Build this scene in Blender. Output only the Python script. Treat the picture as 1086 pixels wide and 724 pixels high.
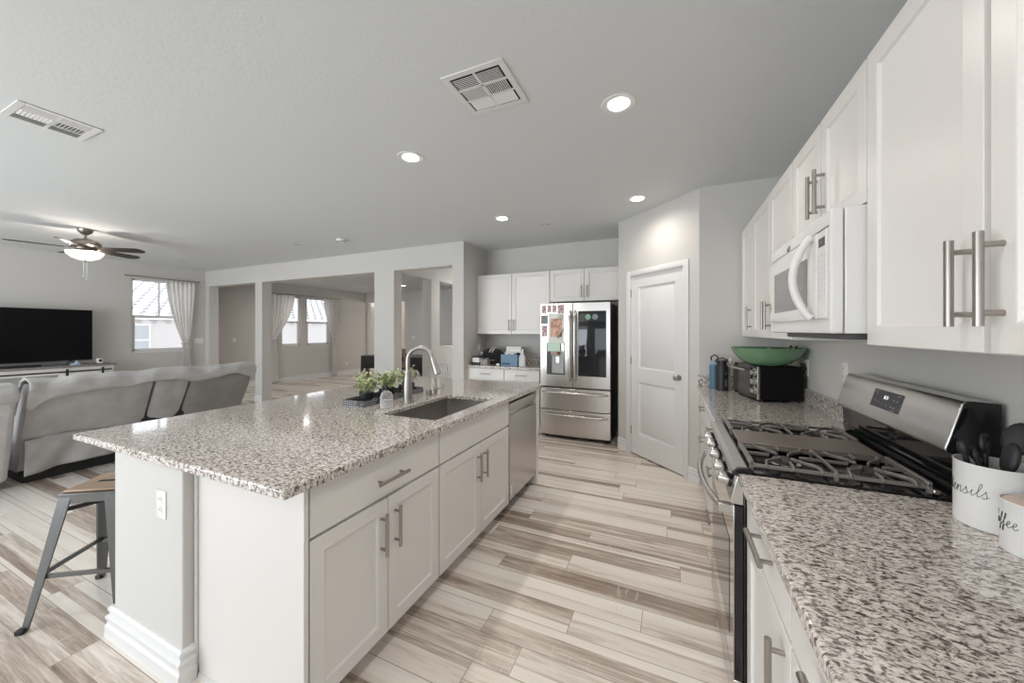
import bpy, bmesh, math, random
from mathutils import Vector, Matrix
random.seed(7)
PI = math.pi
for o in list(bpy.data.objects): bpy.data.objects.remove(o)
scene = bpy.context.scene
C = scene.collection

# ------------------------------------------------------------------ camera, world, lights, exposure
YAW = math.atan((712 - 543) / 382.0)
cam_d = bpy.data.cameras.new('camera'); cam = bpy.data.objects.new('camera', cam_d); C.objects.link(cam)
cam.location = (0, 0, 1.42); cam.rotation_euler = (PI / 2, 0, YAW)
cam_d.sensor_width = 36.0; cam_d.lens = 382.0 / 1086 * 36.0
cam_d.shift_y = -11.0 / 1086; cam_d.clip_start = 0.02; cam_d.clip_end = 200
scene.camera = cam

w = bpy.data.worlds.new('sky'); scene.world = w; w.use_nodes = True
bg = w.node_tree.nodes['Background']; bg.inputs[0].default_value = (0.91, 0.95, 1.0, 1); bg.inputs[1].default_value = 1.7

vs = scene.view_settings
vs.view_transform = 'Standard'; vs.look = 'None'; vs.gamma = 1.0; vs.use_curve_mapping = False
vs.exposure = 0.38

def light(name, kind, loc, energy, color=(1, 1, 1), rot=(0, 0, 0), **kw):
    d = bpy.data.lights.new(name, kind); d.energy = energy; d.color = color
    for k, v in kw.items(): setattr(d, k, v)
    o = bpy.data.objects.new(name, d); C.objects.link(o); o.location = loc; o.rotation_euler = rot
    return o
DAY = (0.89, 0.95, 1.0)
WARM = (1.0, 0.91, 0.825)
sun = light('sun', 'SUN', (0, 0, 20), 1.4, (1, 0.97, 0.93), (math.radians(12), math.radians(50), 0), angle=0.02)
# area lamps added for room light; patio doors and window behind camera are assumed
light('unseen_patio_daylight', 'AREA', (-5.6, -3.35, 1.25), 170, DAY, (PI / 2 + 0.55, 0, 0), shape='RECTANGLE', size=4.6, size_y=2.2)
light('added_window_fill', 'AREA', (-0.9, -3.35, 1.35), 9, DAY, (PI / 2, 0, 0), shape='RECTANGLE', size=2.2, size_y=1.6)
light('far_room_lamp', 'POINT', (-7.2, 10.6, 2.3), 40, WARM, shadow_soft_size=0.12)
CAN_POWER = 21.5
FAN_POWER = 11.0

# ------------------------------------------------------------------ materials
def nt(m): return m.node_tree
def mat(name, col, rough=0.5, metal=0.0, coat=0.0, **kw):
    m = bpy.data.materials.new(name); m.use_nodes = True
    b = m.node_tree.nodes['Principled BSDF']
    b.inputs['Base Color'].default_value = (*col, 1); b.inputs['Roughness'].default_value = rough
    b.inputs['Metallic'].default_value = metal; b.inputs['Coat Weight'].default_value = coat
    b.inputs['Coat Roughness'].default_value = 0.05
    for k, v in kw.items(): b.inputs[k].default_value = v
    return m
def node(m, t, **kw):
    n = m.node_tree.nodes.new(t)
    for k, v in kw.items(): setattr(n, k, v)
    return n
def lk(m, a, b): m.node_tree.links.new(a, b)
def bsdf(m): return m.node_tree.nodes['Principled BSDF']
def coords(m, scale=(1, 1, 1), rot=(0, 0, 0)):
    t = node(m, 'ShaderNodeTexCoord'); mp = node(m, 'ShaderNodeMapping')
    mp.inputs['Scale'].default_value = scale; mp.inputs['Rotation'].default_value = rot
    lk(m, t.outputs['Object'], mp.inputs['Vector']); return mp.outputs['Vector']
def noise(m, vec, scale, detail=3, rough=0.5, dist=0.0):
    n = node(m, 'ShaderNodeTexNoise'); n.inputs['Scale'].default_value = scale; n.inputs['Detail'].default_value = detail
    n.inputs['Roughness'].default_value = rough; n.inputs['Distortion'].default_value = dist
    lk(m, vec, n.inputs['Vector']); return n.outputs['Fac']
def ramp(m, fac, stops, interp='LINEAR'):
    r = node(m, 'ShaderNodeValToRGB'); r.color_ramp.interpolation = interp
    el = r.color_ramp.elements
    while len(el) < len(stops): el.new(0.5)
    for e, (p, c) in zip(el, stops): e.position = p; e.color = (*c, 1)
    lk(m, fac, r.inputs['Fac']); return r.outputs['Color']
def mixc(m, fac, a, b, blend='MIX'):
    x = node(m, 'ShaderNodeMix', data_type='RGBA', blend_type=blend)
    if isinstance(fac, (int, float)): x.inputs[0].default_value = fac
    else: lk(m, fac, x.inputs[0])
    for i, v in ((6, a), (7, b)):
        if isinstance(v, tuple): x.inputs[i].default_value = (*v, 1)
        else: lk(m, v, x.inputs[i])
    return x.outputs[2]
def mth(m, op, a, b=None):
    x = node(m, 'ShaderNodeMath', operation=op)
    for i, v in ((0, a), (1, b)):
        if v is None: continue
        if isinstance(v, (int, float)): x.inputs[i].default_value = v
        else: lk(m, v, x.inputs[i])
    return x.outputs[0]
def bump(m, h, strength, dist=0.01):
    b = node(m, 'ShaderNodeBump'); b.inputs['Strength'].default_value = strength; b.inputs['Distance'].default_value = dist
    lk(m, h, b.inputs['Height']); lk(m, b.outputs['Normal'], bsdf(m).inputs['Normal'])

def paint(name, col, bs=0.12, sc=90):
    m = mat(name, col, 0.75); v = coords(m); bump(m, noise(m, v, sc, 2), bs, 0.004); return m
WALL = paint('wall_paint', (0.605, 0.592, 0.568))
CEIL = paint('ceiling_paint', (0.70, 0.725, 0.73), 0.25, 60)
TRIM = mat('trim_paint', (0.75, 0.75, 0.745), 0.35)
CAB = mat('cabinet_paint', (0.75, 0.73, 0.705), 0.32)
PLATE = mat('white_plate', (0.83, 0.82, 0.80), 0.3)
APPL = mat('white_appliance', (0.74, 0.735, 0.72), 0.22)
BLACKG = mat('black_gloss', (0.008, 0.008, 0.009), 0.07)
BLACKM = mat('black_matte', (0.014, 0.014, 0.015), 0.5)
IRON = mat('cast_iron', (0.22, 0.20, 0.185), 0.34, 0.3)
DARKGREY = mat('dark_grey', (0.06, 0.06, 0.062), 0.45)
SHADOWGAP = mat('dark_void', (0.02, 0.02, 0.02), 0.8)
CHROME = mat('chrome', (0.75, 0.75, 0.75), 0.08, 1.0)
def brushed(name, col, rough, sx, sy, sz):
    m = mat(name, col, rough, 1.0)
    v = coords(m, (sx, sy, sz)); n = noise(m, v, 1.0, 2)
    r = node(m, 'ShaderNodeMapRange'); r.inputs['To Min'].default_value = rough * 0.92; r.inputs['To Max'].default_value = rough * 1.1
    lk(m, n, r.inputs['Value']); lk(m, r.outputs[0], bsdf(m).inputs['Roughness'])
    return m
STEEL = brushed('stainless_steel', (0.60, 0.58, 0.56), 0.24, 6, 6, 300)
STEELV = brushed('stainless_steel_door', (0.60, 0.575, 0.55), 0.25, 300, 300, 5)
NICKEL = brushed('brushed_nickel', (0.38, 0.35, 0.325), 0.3, 200, 200, 200)
SINKM = brushed('sink_steel', (0.36, 0.34, 0.32), 0.36, 40, 200, 40)
GUN = mat('gunmetal', (0.17, 0.175, 0.175), 0.28, 1.0)

def granite():
    m = mat('granite', (0.6, 0.58, 0.55), 0.12, coat=0.6)
    v = coords(m, (1.0, 2.0, 1.0), (0, 0, math.radians(-14)))
    n1 = noise(m, v, 66, 4, 0.6, 0.8)
    base = ramp(m, n1, [(0.33, (0.06, 0.043, 0.036)), (0.41, (0.18, 0.145, 0.125)), (0.465, (0.42, 0.37, 0.34)), (0.51, (0.76, 0.715, 0.67)), (0.72, (0.88, 0.85, 0.815))])
    v2 = coords(m, (1.0, 1.5, 1.0), (0.3, 0, 0.4))
    n2 = noise(m, v2, 140, 3, 0.6, 0.4)
    dk = ramp(m, n2, [(0.30, (0.10, 0.09, 0.085)), (0.42, (1, 1, 1))])
    n3 = noise(m, v2, 42, 3, 0.6)
    gr = ramp(m, n3, [(0.42, (0.80, 0.79, 0.78)), (0.56, (1, 1, 1))])
    c = mixc(m, 1.0, base, dk, 'MULTIPLY'); c = mixc(m, 0.9, c, gr, 'MULTIPLY')
    lk(m, c, bsdf(m).inputs['Base Color']); return m
GRANITE = granite()

def plank_floor():
    m = mat('plank_tile', (0.5, 0.45, 0.4), 0.34)
    t = node(m, 'ShaderNodeTexCoord'); s = node(m, 'ShaderNodeSeparateXYZ'); lk(m, t.outputs['Object'], s.inputs[0])
    X, Y = s.outputs[0], s.outputs[1]
    W, L = 0.150, 1.2
    yr = mth(m, 'DIVIDE', Y, W); row = mth(m, 'FLOOR', yr)
    wn = node(m, 'ShaderNodeTexWhiteNoise', noise_dimensions='1D'); lk(m, row, wn.inputs['W'])
    xo = mth(m, 'ADD', mth(m, 'DIVIDE', X, L), wn.outputs['Value']); col = mth(m, 'FLOOR', xo)
    cb = node(m, 'ShaderNodeCombineXYZ'); lk(m, row, cb.inputs[0]); lk(m, col, cb.inputs[1])
    wc = node(m, 'ShaderNodeTexWhiteNoise', noise_dimensions='2D'); lk(m, cb.outputs[0], wc.inputs['Vector'])
    fy = mth(m, 'FRACT', yr); fx = mth(m, 'FRACT', xo)
    # strips printed inside each plank: 2 to 3 bands, each with its own tone
    sp = node(m, 'ShaderNodeSeparateColor'); lk(m, wc.outputs['Color'], sp.inputs[0])
    cut1 = mth(m, 'ADD', mth(m, 'MULTIPLY', sp.outputs[0], 0.75), 0.12)
    cut2 = mth(m, 'ADD', mth(m, 'MULTIPLY', sp.outputs[1], 0.75), 0.12)
    band = mth(m, 'ADD', mth(m, 'GREATER_THAN', fy, cut1), mth(m, 'GREATER_THAN', fy, cut2))
    cb2 = node(m, 'ShaderNodeCombineXYZ'); lk(m, row, cb2.inputs[0]); lk(m, col, cb2.inputs[1]); lk(m, band, cb2.inputs[2])
    w3 = node(m, 'ShaderNodeTexWhiteNoise', noise_dimensions='3D'); lk(m, cb2.outputs[0], w3.inputs['Vector'])
    # long grain: coordinates pushed apart per strip so the figure never runs through a joint
    off = node(m, 'ShaderNodeVectorMath', operation='MULTIPLY_ADD')
    lk(m, w3.outputs['Color'], off.inputs[0]); off.inputs[1].default_value = (37, 37, 37); lk(m, t.outputs['Object'], off.inputs[2])
    mp = node(m, 'ShaderNodeMapping'); mp.inputs['Scale'].default_value = (1.1, 17, 1); lk(m, off.outputs[0], mp.inputs['Vector'])
    g1 = noise(m, mp.outputs[0], 1.6, 5, 0.62, 0.6)
    mp2 = node(m, 'ShaderNodeMapping'); mp2.inputs['Scale'].default_value = (5, 110, 1); lk(m, off.outputs[0], mp2.inputs['Vector'])
    g2 = noise(m, mp2.outputs[0], 1.5, 3, 0.6, 0.3)
    tone = mth(m, 'ADD', mth(m, 'MULTIPLY', w3.outputs['Value'], 0.72), mth(m, 'MULTIPLY', mth(m, 'SUBTRACT', g1, 0.5), 0.95))
    tone = mth(m, 'ADD', tone, mth(m, 'MULTIPLY', mth(m, 'SUBTRACT', g2, 0.5), 0.35))
    tone = mth(m, 'ADD', tone, 0.18)
    c = ramp(m, tone, [(0.0, (0.20, 0.15, 0.12)), (0.2, (0.36, 0.285, 0.235)), (0.38, (0.59, 0.515, 0.45)), (0.52, (0.77, 0.71, 0.645)), (1.0, (0.88, 0.84, 0.785))])
    # weathered chatter marks across the grain
    mp3 = node(m, 'ShaderNodeMapping'); mp3.inputs['Scale'].default_value = (70, 9, 1); lk(m, off.outputs[0], mp3.inputs['Vector'])
    ch = noise(m, mp3.outputs[0], 1.0, 2); mask = noise(m, off.outputs[0], 3.5, 2)
    chm = mth(m, 'MULTIPLY', mth(m, 'GREATER_THAN', ch, 0.58), mth(m, 'GREATER_THAN', mask, 0.60))
    c = mixc(m, mth(m, 'MULTIPLY', chm, 0.35), c, (0.74, 0.69, 0.63))
    e1 = mth(m, 'LESS_THAN', mth(m, 'ABSOLUTE', mth(m, 'SUBTRACT', fy, 0.5)), 0.489)
    e2 = mth(m, 'LESS_THAN', mth(m, 'ABSOLUTE', mth(m, 'SUBTRACT', fx, 0.5)), 0.4987)
    c = mixc(m, mth(m, 'MULTIPLY', e1, e2), (0.32, 0.28, 0.24), c)
    lk(m, c, bsdf(m).inputs['Base Color']); bump(m, g2, 0.05, 0.002)
    return m
FLOOR = plank_floor()

def fabric(name, col, sc=500, bs=0.3):
    m = mat(name, col, 0.9); bsdf(m).inputs['Sheen Weight'].default_value = 0.25
    v = coords(m); n = noise(m, v, 7, 4, 0.6)
    c = ramp(m, n, [(0.3, tuple(x * 0.88 for x in col)), (0.7, tuple(min(1, x * 1.1) for x in col))])
    lk(m, c, bsdf(m).inputs['Base Color']); bump(m, noise(m, v, sc, 2), bs, 0.002); return m
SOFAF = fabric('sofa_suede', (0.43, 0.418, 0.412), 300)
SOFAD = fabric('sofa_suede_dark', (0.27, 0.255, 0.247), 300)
SLIP = fabric('slipcover_plush', (0.50, 0.49, 0.485), 160, 0.5)
CLOTHB = fabric('black_cloth', (0.012, 0.012, 0.013))
def sheer():
    m = bpy.data.materials.new('sheer_curtain'); m.use_nodes = True
    b = bsdf(m); b.inputs['Base Color'].default_value = (0.93, 0.92, 0.91, 1); b.inputs['Roughness'].default_value = 0.9
    out = m.node_tree.nodes['Material Output']
    tl = node(m, 'ShaderNodeBsdfTranslucent'); tl.inputs[0].default_value = (0.95, 0.93, 0.90, 1)
    tr = node(m, 'ShaderNodeBsdfTransparent')
    m1 = node(m, 'ShaderNodeMixShader'); m1.inputs[0].default_value = 0.4; lk(m, b.outputs[0], m1.inputs[1]); lk(m, tl.outputs[0], m1.inputs[2])
    m2 = node(m, 'ShaderNodeMixShader'); m2.inputs[0].default_value = 0.06; lk(m, m1.outputs[0], m2.inputs[1]); lk(m, tr.outputs[0], m2.inputs[2])
    lk(m, m2.outputs[0], out.inputs['Surface']); return m
SHEER = sheer()
def pane():
    m = bpy.data.materials.new('window_glass'); m.use_nodes = True
    out = m.node_tree.nodes['Material Output']
    tr = node(m, 'ShaderNodeBsdfTransparent'); gl = node(m, 'ShaderNodeBsdfGlossy'); gl.inputs['Roughness'].default_value = 0.02
    fr = node(m, 'ShaderNodeFresnel'); fr.inputs[0].default_value = 1.3
    mx = node(m, 'ShaderNodeMixShader'); lk(m, fr.outputs[0], mx.inputs[0]); lk(m, tr.outputs[0], mx.inputs[1]); lk(m, gl.outputs[0], mx.inputs[2])
    lk(m, mx.outputs[0], out.inputs['Surface']); return m
PANE = pane()
def clear():
    m = bpy.data.materials.new('clear_glass'); m.use_nodes = True
    out = m.node_tree.nodes['Material Output']; b = bsdf(m); b.inputs['Base Color'].default_value = (0.8, 0.82, 0.82, 1); b.inputs['Roughness'].default_value = 0.05
    tr = node(m, 'ShaderNodeBsdfTransparent'); lw = node(m, 'ShaderNodeLayerWeight'); lw.inputs[0].default_value = 0.35
    f = mth(m, 'ADD', mth(m, 'MULTIPLY', lw.outputs['Facing'], 0.55), 0.12)
    mx = node(m, 'ShaderNodeMixShader'); lk(m, f, mx.inputs[0]); lk(m, tr.outputs[0], mx.inputs[1]); lk(m, b.outputs[0], mx.inputs[2])
    lk(m, mx.outputs[0], out.inputs['Surface']); return m
CLEAR = clear()
def emit(name, col, s):
    m = mat(name, col, 0.4); b = bsdf(m); b.inputs['Emission Color'].default_value = (*col, 1); b.inputs['Emission Strength'].default_value = s; return m
LENS = emit('lit_lens', (1.0, 0.95, 0.88), 7.0)
BOWLG = emit('lit_frosted_bowl', (1.0, 0.88, 0.77), 0.75)
DIGIT = emit('lit_digits', (0.9, 0.95, 1.0), 1.2)
def wood(name, c1, c2, sc=(3, 40, 40)):
    m = mat(name, c1, 0.5); v = coords(m, sc); n = noise(m, v, 1.0, 4, 0.6, 0.4)
    lk(m, ramp(m, n, [(0.3, c1), (0.7, c2)]), bsdf(m).inputs['Base Color']); return m
WOODS = wood('pine_seat', (0.36, 0.24, 0.16), (0.46, 0.33, 0.23))
WOODB = wood('brown_wood', (0.17, 0.11, 0.07), (0.26, 0.18, 0.11))
WOODG = wood('grey_wood_top', (0.16, 0.15, 0.145), (0.27, 0.26, 0.25))
BLADE = wood('dark_blade', (0.012, 0.009, 0.008), (0.022, 0.017, 0.015))
PEWTER = mat('pewter', (0.30, 0.27, 0.24), 0.32, 0.9)
GREENG = mat('green_glass', (0.13, 0.26, 0.145), 0.25, coat=0.3)
BLUEB = mat('blue_enamel', (0.075, 0.17, 0.26), 0.4)
BLUEBOX = mat('blue_plastic', (0.14, 0.245, 0.37), 0.5)
INK = mat('black_ink', (0.02, 0.02, 0.02), 0.6)
TIN = mat('white_tin', (0.80, 0.80, 0.79), 0.3)
PINKLID = mat('pale_wood_lid', (0.62, 0.50, 0.44), 0.5)
GREYGLASS = mat('grey_tinted_glass', (0.16, 0.16, 0.155), 0.12)
FRIDGEGLASS = mat('black_mirror_glass', (0.012, 0.014, 0.018), 0.04)
SCREEN = mat('tv_screen', (0.003, 0.003, 0.004), 0.3, **{'Specular IOR Level': 0.15})
def leafm(name, a, b_):
    m = mat(name, a, 0.55); v = coords(m); n = noise(m, v, 60, 2)
    lk(m, ramp(m, n, [(0.35, a), (0.65, b_)]), bsdf(m).inputs['Base Color']); return m
LEAF = leafm('leaf_green', (0.19, 0.28, 0.11), (0.66, 0.68, 0.40))
def lattice():
    m = mat('lattice_tray', (0.03, 0.03, 0.035), 0.45)
    v = coords(m, (1, 1, 1)); vo = node(m, 'ShaderNodeTexVoronoi', feature='DISTANCE_TO_EDGE'); vo.inputs['Scale'].default_value = 70; vo.inputs['Randomness'].default_value = 0.35
    lk(m, v, vo.inputs['Vector'])
    lk(m, ramp(m, vo.outputs['Distance'], [(0.0, (0.02, 0.02, 0.024)), (0.16, (0.03, 0.03, 0.034)), (0.24, (0.40, 0.40, 0.42))]), bsdf(m).inputs['Base Color']); return m
LATT = lattice()
def lattice_w():
    m = mat('lattice_cup', (0.7, 0.7, 0.7), 0.45)
    v = coords(m); vo = node(m, 'ShaderNodeTexVoronoi', feature='DISTANCE_TO_EDGE'); vo.inputs['Scale'].default_value = 75; vo.inputs['Randomness'].default_value = 0.3
    lk(m, v, vo.inputs['Vector'])
    lk(m, ramp(m, vo.outputs['Distance'], [(0.0, (0.05, 0.05, 0.055)), (0.22, (0.07, 0.07, 0.075)), (0.30, (0.66, 0.65, 0.63))]), bsdf(m).inputs['Base Color']); return m
LATW = lattice_w()
STUCCO = paint('stucco', (0.60, 0.60, 0.62), 0.5, 40)
TILE = mat('roof_tile', (0.50, 0.50, 0.53), 0.8)
def photo(name, cols, sc):
    m = mat(name, cols[0], 0.35); v = coords(m); n = noise(m, v, sc, 2, 0.5)
    k = len(cols); lk(m, ramp(m, n, [(0.36 + 0.28 * i / max(1, k - 1), c) for i, c in enumerate(cols)], 'CONSTANT'), bsdf(m).inputs['Base Color']); return m
PHOTO1 = photo('snapshot_print', [(0.62, 0.58, 0.56), (0.35, 0.08, 0.09), (0.08, 0.07, 0.07), (0.7, 0.66, 0.63)], 55)
PHOTO2 = photo('plaque_print', [(0.32, 0.13, 0.07), (0.50, 0.26, 0.16), (0.60, 0.36, 0.25)], 14)
PAPER = mat('paper', (0.70, 0.72, 0.69), 0.6)
MINT = mat('mint_card', (0.52, 0.68, 0.58), 0.5)
GREYCARD = mat('grey_card', (0.16, 0.18, 0.18), 0.5)

# ------------------------------------------------------------------ mesh builder
ORIGIN = {}
class MB:
    def __init__(s): s.v = []; s.f = []
    def add(s, vs, fs):
        n = len(s.v); s.v += [Vector(p) for p in vs]; s.f += [tuple(i + n for i in f) for f in fs]; return s
    def box(s, x0, y0, z0, x1, y1, z1):
        x0, x1 = min(x0, x1), max(x0, x1); y0, y1 = min(y0, y1), max(y0, y1); z0, z1 = min(z0, z1), max(z0, z1)
        return s.add([(x0,y0,z0),(x1,y0,z0),(x1,y1,z0),(x0,y1,z0),(x0,y0,z1),(x1,y0,z1),(x1,y1,z1),(x0,y1,z1)],
                     [(0,3,2,1),(4,5,6,7),(0,1,5,4),(1,2,6,5),(2,3,7,6),(3,0,4,7)])
    def bar(s, p0, p1, wd, ht, up=(0, 0, 1)):
        p0, p1 = Vector(p0), Vector(p1); d = (p1 - p0).normalized(); up = Vector(up)
        a = d.cross(up)
        if a.length < 1e-4: a = d.cross(Vector((1, 0, 0)))
        a.normalize(); b = a.cross(d)
        q = []
        for p in (p0, p1):
            for i, j in ((-1,-1),(1,-1),(1,1),(-1,1)): q.append(p + a * i * wd / 2 + b * j * ht / 2)
        return s.add(q, [(0,1,2,3),(7,6,5,4),(0,4,5,1),(1,5,6,2),(2,6,7,3),(3,7,4,0)])
    def tube(s, pts, r, seg=10, caps=True):
        pts = [Vector(p) for p in pts]; n = len(pts)
        rs = r if isinstance(r, (list, tuple)) else [r] * n
        t = [(pts[min(i+1, n-1)] - pts[max(i-1, 0)]).normalized() for i in range(n)]
        a = t[0].orthogonal().normalized(); vs = []
        for i in range(n):
            a = (a - t[i] * a.dot(t[i]))
            a = a.normalized() if a.length > 1e-6 else t[i].orthogonal().normalized()
            b = t[i].cross(a)
            for k in range(seg):
                an = 2 * PI * k / seg; vs.append(pts[i] + (a * math.cos(an) + b * math.sin(an)) * rs[i])
        fs = [(i*seg+k, i*seg+(k+1)%seg, (i+1)*seg+(k+1)%seg, (i+1)*seg+k) for i in range(n-1) for k in range(seg)]
        if caps: fs += [tuple(range(seg))[::-1], tuple((n-1)*seg + k for k in range(seg))]
        return s.add(vs, fs)
    def cyl(s, p0, p1, r, seg=20): return s.tube([p0, p1], r, seg)
    def lathe(s, prof, c=(0, 0, 0), seg=32, caps=True, sx=1.0, sy=1.0):
        vs = [(c[0] + r * math.cos(2*PI*k/seg) * sx, c[1] + r * math.sin(2*PI*k/seg) * sy, c[2] + z) for r, z in prof for k in range(seg)]
        n = len(prof)
        fs = [(i*seg+k, i*seg+(k+1)%seg, (i+1)*seg+(k+1)%seg, (i+1)*seg+k) for i in range(n-1) for k in range(seg)]
        if caps: fs += [tuple(range(seg))[::-1], tuple((n-1)*seg + k for k in range(seg))]
        return s.add(vs, fs)
    def grid(s, fn, nu, nv):
        vs = [fn(i / nu, j / nv) for j in range(nv+1) for i in range(nu+1)]
        return s.add(vs, [(j*(nu+1)+i, j*(nu+1)+i+1, (j+1)*(nu+1)+i+1, (j+1)*(nu+1)+i) for j in range(nv) for i in range(nu)])
    def prism(s, poly, a0, a1, axis='y'):
        # poly: list of 2D points; axis y -> (x,z) points extruded along y; z -> (x,y); x -> (y,z)
        def P(p, a): return {'y': (p[0], a, p[1]), 'z': (p[0], p[1], a), 'x': (a, p[0], p[1])}[axis]
        n = len(poly)
        return s.add([P(p, a0) for p in poly] + [P(p, a1) for p in poly],
                     [tuple(range(n)), tuple(range(n, 2*n))[::-1]] + [(i, i+n, (i+1) % n + n, (i+1) % n) for i in range(n)])
    def panel(s, o, U, V, N, w_, h, t, rings):
        """slab whose front steps through rings of (inset, depth); o = lower left back corner; front at +N*t"""
        o, U, V, N = Vector(o), Vector(U), Vector(V), Vector(N)
        def ring(ins, d): return [o + U*ins + V*ins + N*d, o + U*(w_-ins) + V*ins + N*d, o + U*(w_-ins) + V*(h-ins) + N*d, o + U*ins + V*(h-ins) + N*d]
        R = [ring(0, 0), ring(0, t)] + [ring(i, t + d) for i, d in rings]
        vs = [p for r in R for p in r]; fs = [(3, 2, 1, 0)]
        for k in range(len(R) - 1):
            for i in range(4): fs.append((k*4+i, k*4+(i+1) % 4, (k+1)*4+(i+1) % 4, (k+1)*4+i))
        b = (len(R)-1)*4; fs.append((b, b+1, b+2, b+3)); return s.add(vs, fs)
    def ball(s, c, r, seg=16, sc=(1, 1, 1)):
        n = seg // 2; prof = [(r * math.sin(PI*i/n) if 0 < i < n else r*0.01, -r * math.cos(PI*i/n)) for i in range(n+1)]
        k0 = len(s.v); s.lathe(prof, (0, 0, 0), seg)
        for i in range(k0, len(s.v)):
            p = s.v[i]; s.v[i] = Vector((p.x*sc[0]+c[0], p.y*sc[1]+c[1], p.z*sc[2]+c[2]))
        return s
    def xf(s, M, k0=0):
        for i in range(k0, len(s.v)): s.v[i] = M @ s.v[i]
        return s
    def build(s, name, m, parent=None, bevel=0.0, seg=2, smooth=True, ang=38, solid=0.0, sub=0):
        me = bpy.data.meshes.new(name)
        org = Vector((0, 0, 0))
        if parent is not None: org = ORIGIN[parent.name]
        elif getattr(s, 'org', None) is not None: org = Vector(s.org)
        me.from_pydata([p - org for p in s.v], [], s.f)
        bm = bmesh.new(); bm.from_mesh(me); bmesh.ops.recalc_face_normals(bm, faces=bm.faces); bm.to_mesh(me); bm.free()
        if smooth:
            me.polygons.foreach_set('use_smooth', [True] * len(me.polygons)); me.set_sharp_from_angle(angle=math.radians(ang))
        me.materials.append(m)
        o = bpy.data.objects.new(name, me); C.objects.link(o)
        if parent is not None: o.parent = parent
        else: o.location = org
        ORIGIN[o.name] = org
        if solid:
            md = o.modifiers.new('solid', 'SOLIDIFY'); md.thickness = solid; md.offset = 0
        if sub:
            md = o.modifiers.new('sub', 'SUBSURF'); md.levels = sub; md.render_levels = sub
        if bevel:
            md = o.modifiers.new('bevel', 'BEVEL'); md.width = bevel; md.segments = seg; md.limit_method = 'ANGLE'; md.angle_limit = math.radians(40); md.harden_normals = False
        return o
def BX(*a): return MB().box(*a)

def thing(name, label, cat, loc=(0, 0, 0), group=None):
    o = bpy.data.objects.new(name, None); C.objects.link(o); o.location = loc; o.empty_display_size = 0.05
    ORIGIN[o.name] = Vector(loc); o['label'] = label; o['category'] = cat
    if group: o['group'] = group
    return o
def tag(o, label, cat, group=None):
    o['label'] = label; o['category'] = cat
    if group: o['group'] = group
    return o
def one(mb, name, m, label, cat, org, group=None, **kw):
    mb.org = org; return tag(mb.build(name, m, None, **kw), label, cat, group)
def struct(o): o['kind'] = 'structure'; return o
def children_of(o): return list(o.children)
def dup(o, loc=None, rot=None, label=None, group=None, parent=None):
    c = o.copy(); C.objects.link(c)
    if parent is not None: c.parent = parent
    for ch in list(o.children): dup(ch, parent=c)
    if loc is not None: c.location = loc
    if rot is not None: c.rotation_euler = rot
    if label: c['label'] = label
    if group: c['group'] = group
    return c

X_, Y_, Z_ = Vector((1, 0, 0)), Vector((0, 1, 0)), Vector((0, 0, 1))
SHAKER = lambda r: [(r, 0), (r + 0.007, -0.008), (r + 0.010, -0.0085)]
def bar_pull(parent, c, ax, n, length=0.18, r=0.0076, m=None, name='handle'):
    """round bar handle; c on the door face, ax along the bar, n out of the door"""
    c, ax, n = Vector(c), Vector(ax), Vector(n); b = MB()
    p = c + n * 0.033
    b.cyl(p - ax * length/2, p + ax * length/2, r, 14)
    for s_ in (-1, 1): b.cyl(c + ax * s_ * length * 0.36, p + ax * s_ * length * 0.36, r * 0.78, 10)
    return b.build(name, m or NICKEL, parent)
def shaker(parent, name, o, U, N, w_, h, rail=0.057, t=0.019):
    return MB().panel(o, U, Z_, N, w_, h, t, SHAKER(rail)).build(name, CAB, parent, bevel=0.0015)
def slab_front(parent, name, o, U, N, w_, h, t=0.019):
    return MB().panel(o, U, Z_, N, w_, h, t, []).build(name, CAB, parent, bevel=0.0015)

# ================================================================== ROOM
H = 2.74
XR = 0.875           # right wall
YB = 5.28            # kitchen back wall
YH0, YH1 = 4.55, 4.735   # header wall with the openings
XT = -9.45           # living room window wall
XD = -9.80           # dining window wall
YN = -3.3            # wall behind the camera
YF = 9.50            # dining far wall
XC = -2.79           # face of the wing wall
struct(BX(-14, YN - 0.2, -0.1, XR + 0.2, 13, 0.0).build('floor', FLOOR))
struct(BX(-10.0, YN - 0.2, H, XR + 0.2, 13, H + 0.12).build('ceiling', CEIL))
struct(BX(XR, YN - 0.15, 0, XR + 0.15, 5.5, H).build('wall_right', WALL))
struct(BX(-2.79, YB, 0, -0.3, YB + 0.15, H).build('wall_kitchen_back', WALL))
# pantry: alcove side, 45 degree door wall, short end wall
A = Vector((-0.590, 4.545, 0)); B = Vector((0.245, 3.735, 0)); D = (B - A).normalized(); NP = Vector((D.y, -D.x, 0)); NP = NP if NP.y < 0 else -NP
LW = (B - A).length
dl, dr = 0.215, 0.215 + 0.765   # door opening along the wall
top = 2.055
pw = MB()
def pbox(mb, a, b, z0, z1, n0, n1):
    q = [A + D*a + NP*n0, A + D*b + NP*n0, A + D*b + NP*n1, A + D*a + NP*n1]
    vs = [(p.x, p.y, z0) for p in q] + [(p.x, p.y, z1) for p in q]
    return mb.add(vs, [(0,3,2,1),(4,5,6,7),(0,1,5,4),(1,2,6,5),(2,3,7,6),(3,0,4,7)])
pbox(pw, 0, dl, 0, H, -0.12, 0); pbox(pw, dr, LW, 0, H, -0.12, 0); pbox(pw, dl, dr, top, H, -0.12, 0)
struct(pw.build('wall_pantry', WALL))
struct(BX(-0.590, 4.545, 0, -0.45, YB + 0.15, H).build('wall_alcove', WALL))
struct(BX(0.235, 3.735, 0, XR + 0.1, 3.88, H).build('wall_end', WALL))
# wing wall at the left of the back cabinets
struct(BX(-2.985, YH0, 0, XC, YB + 0.15, H).build('wall_wing', WALL))
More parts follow.
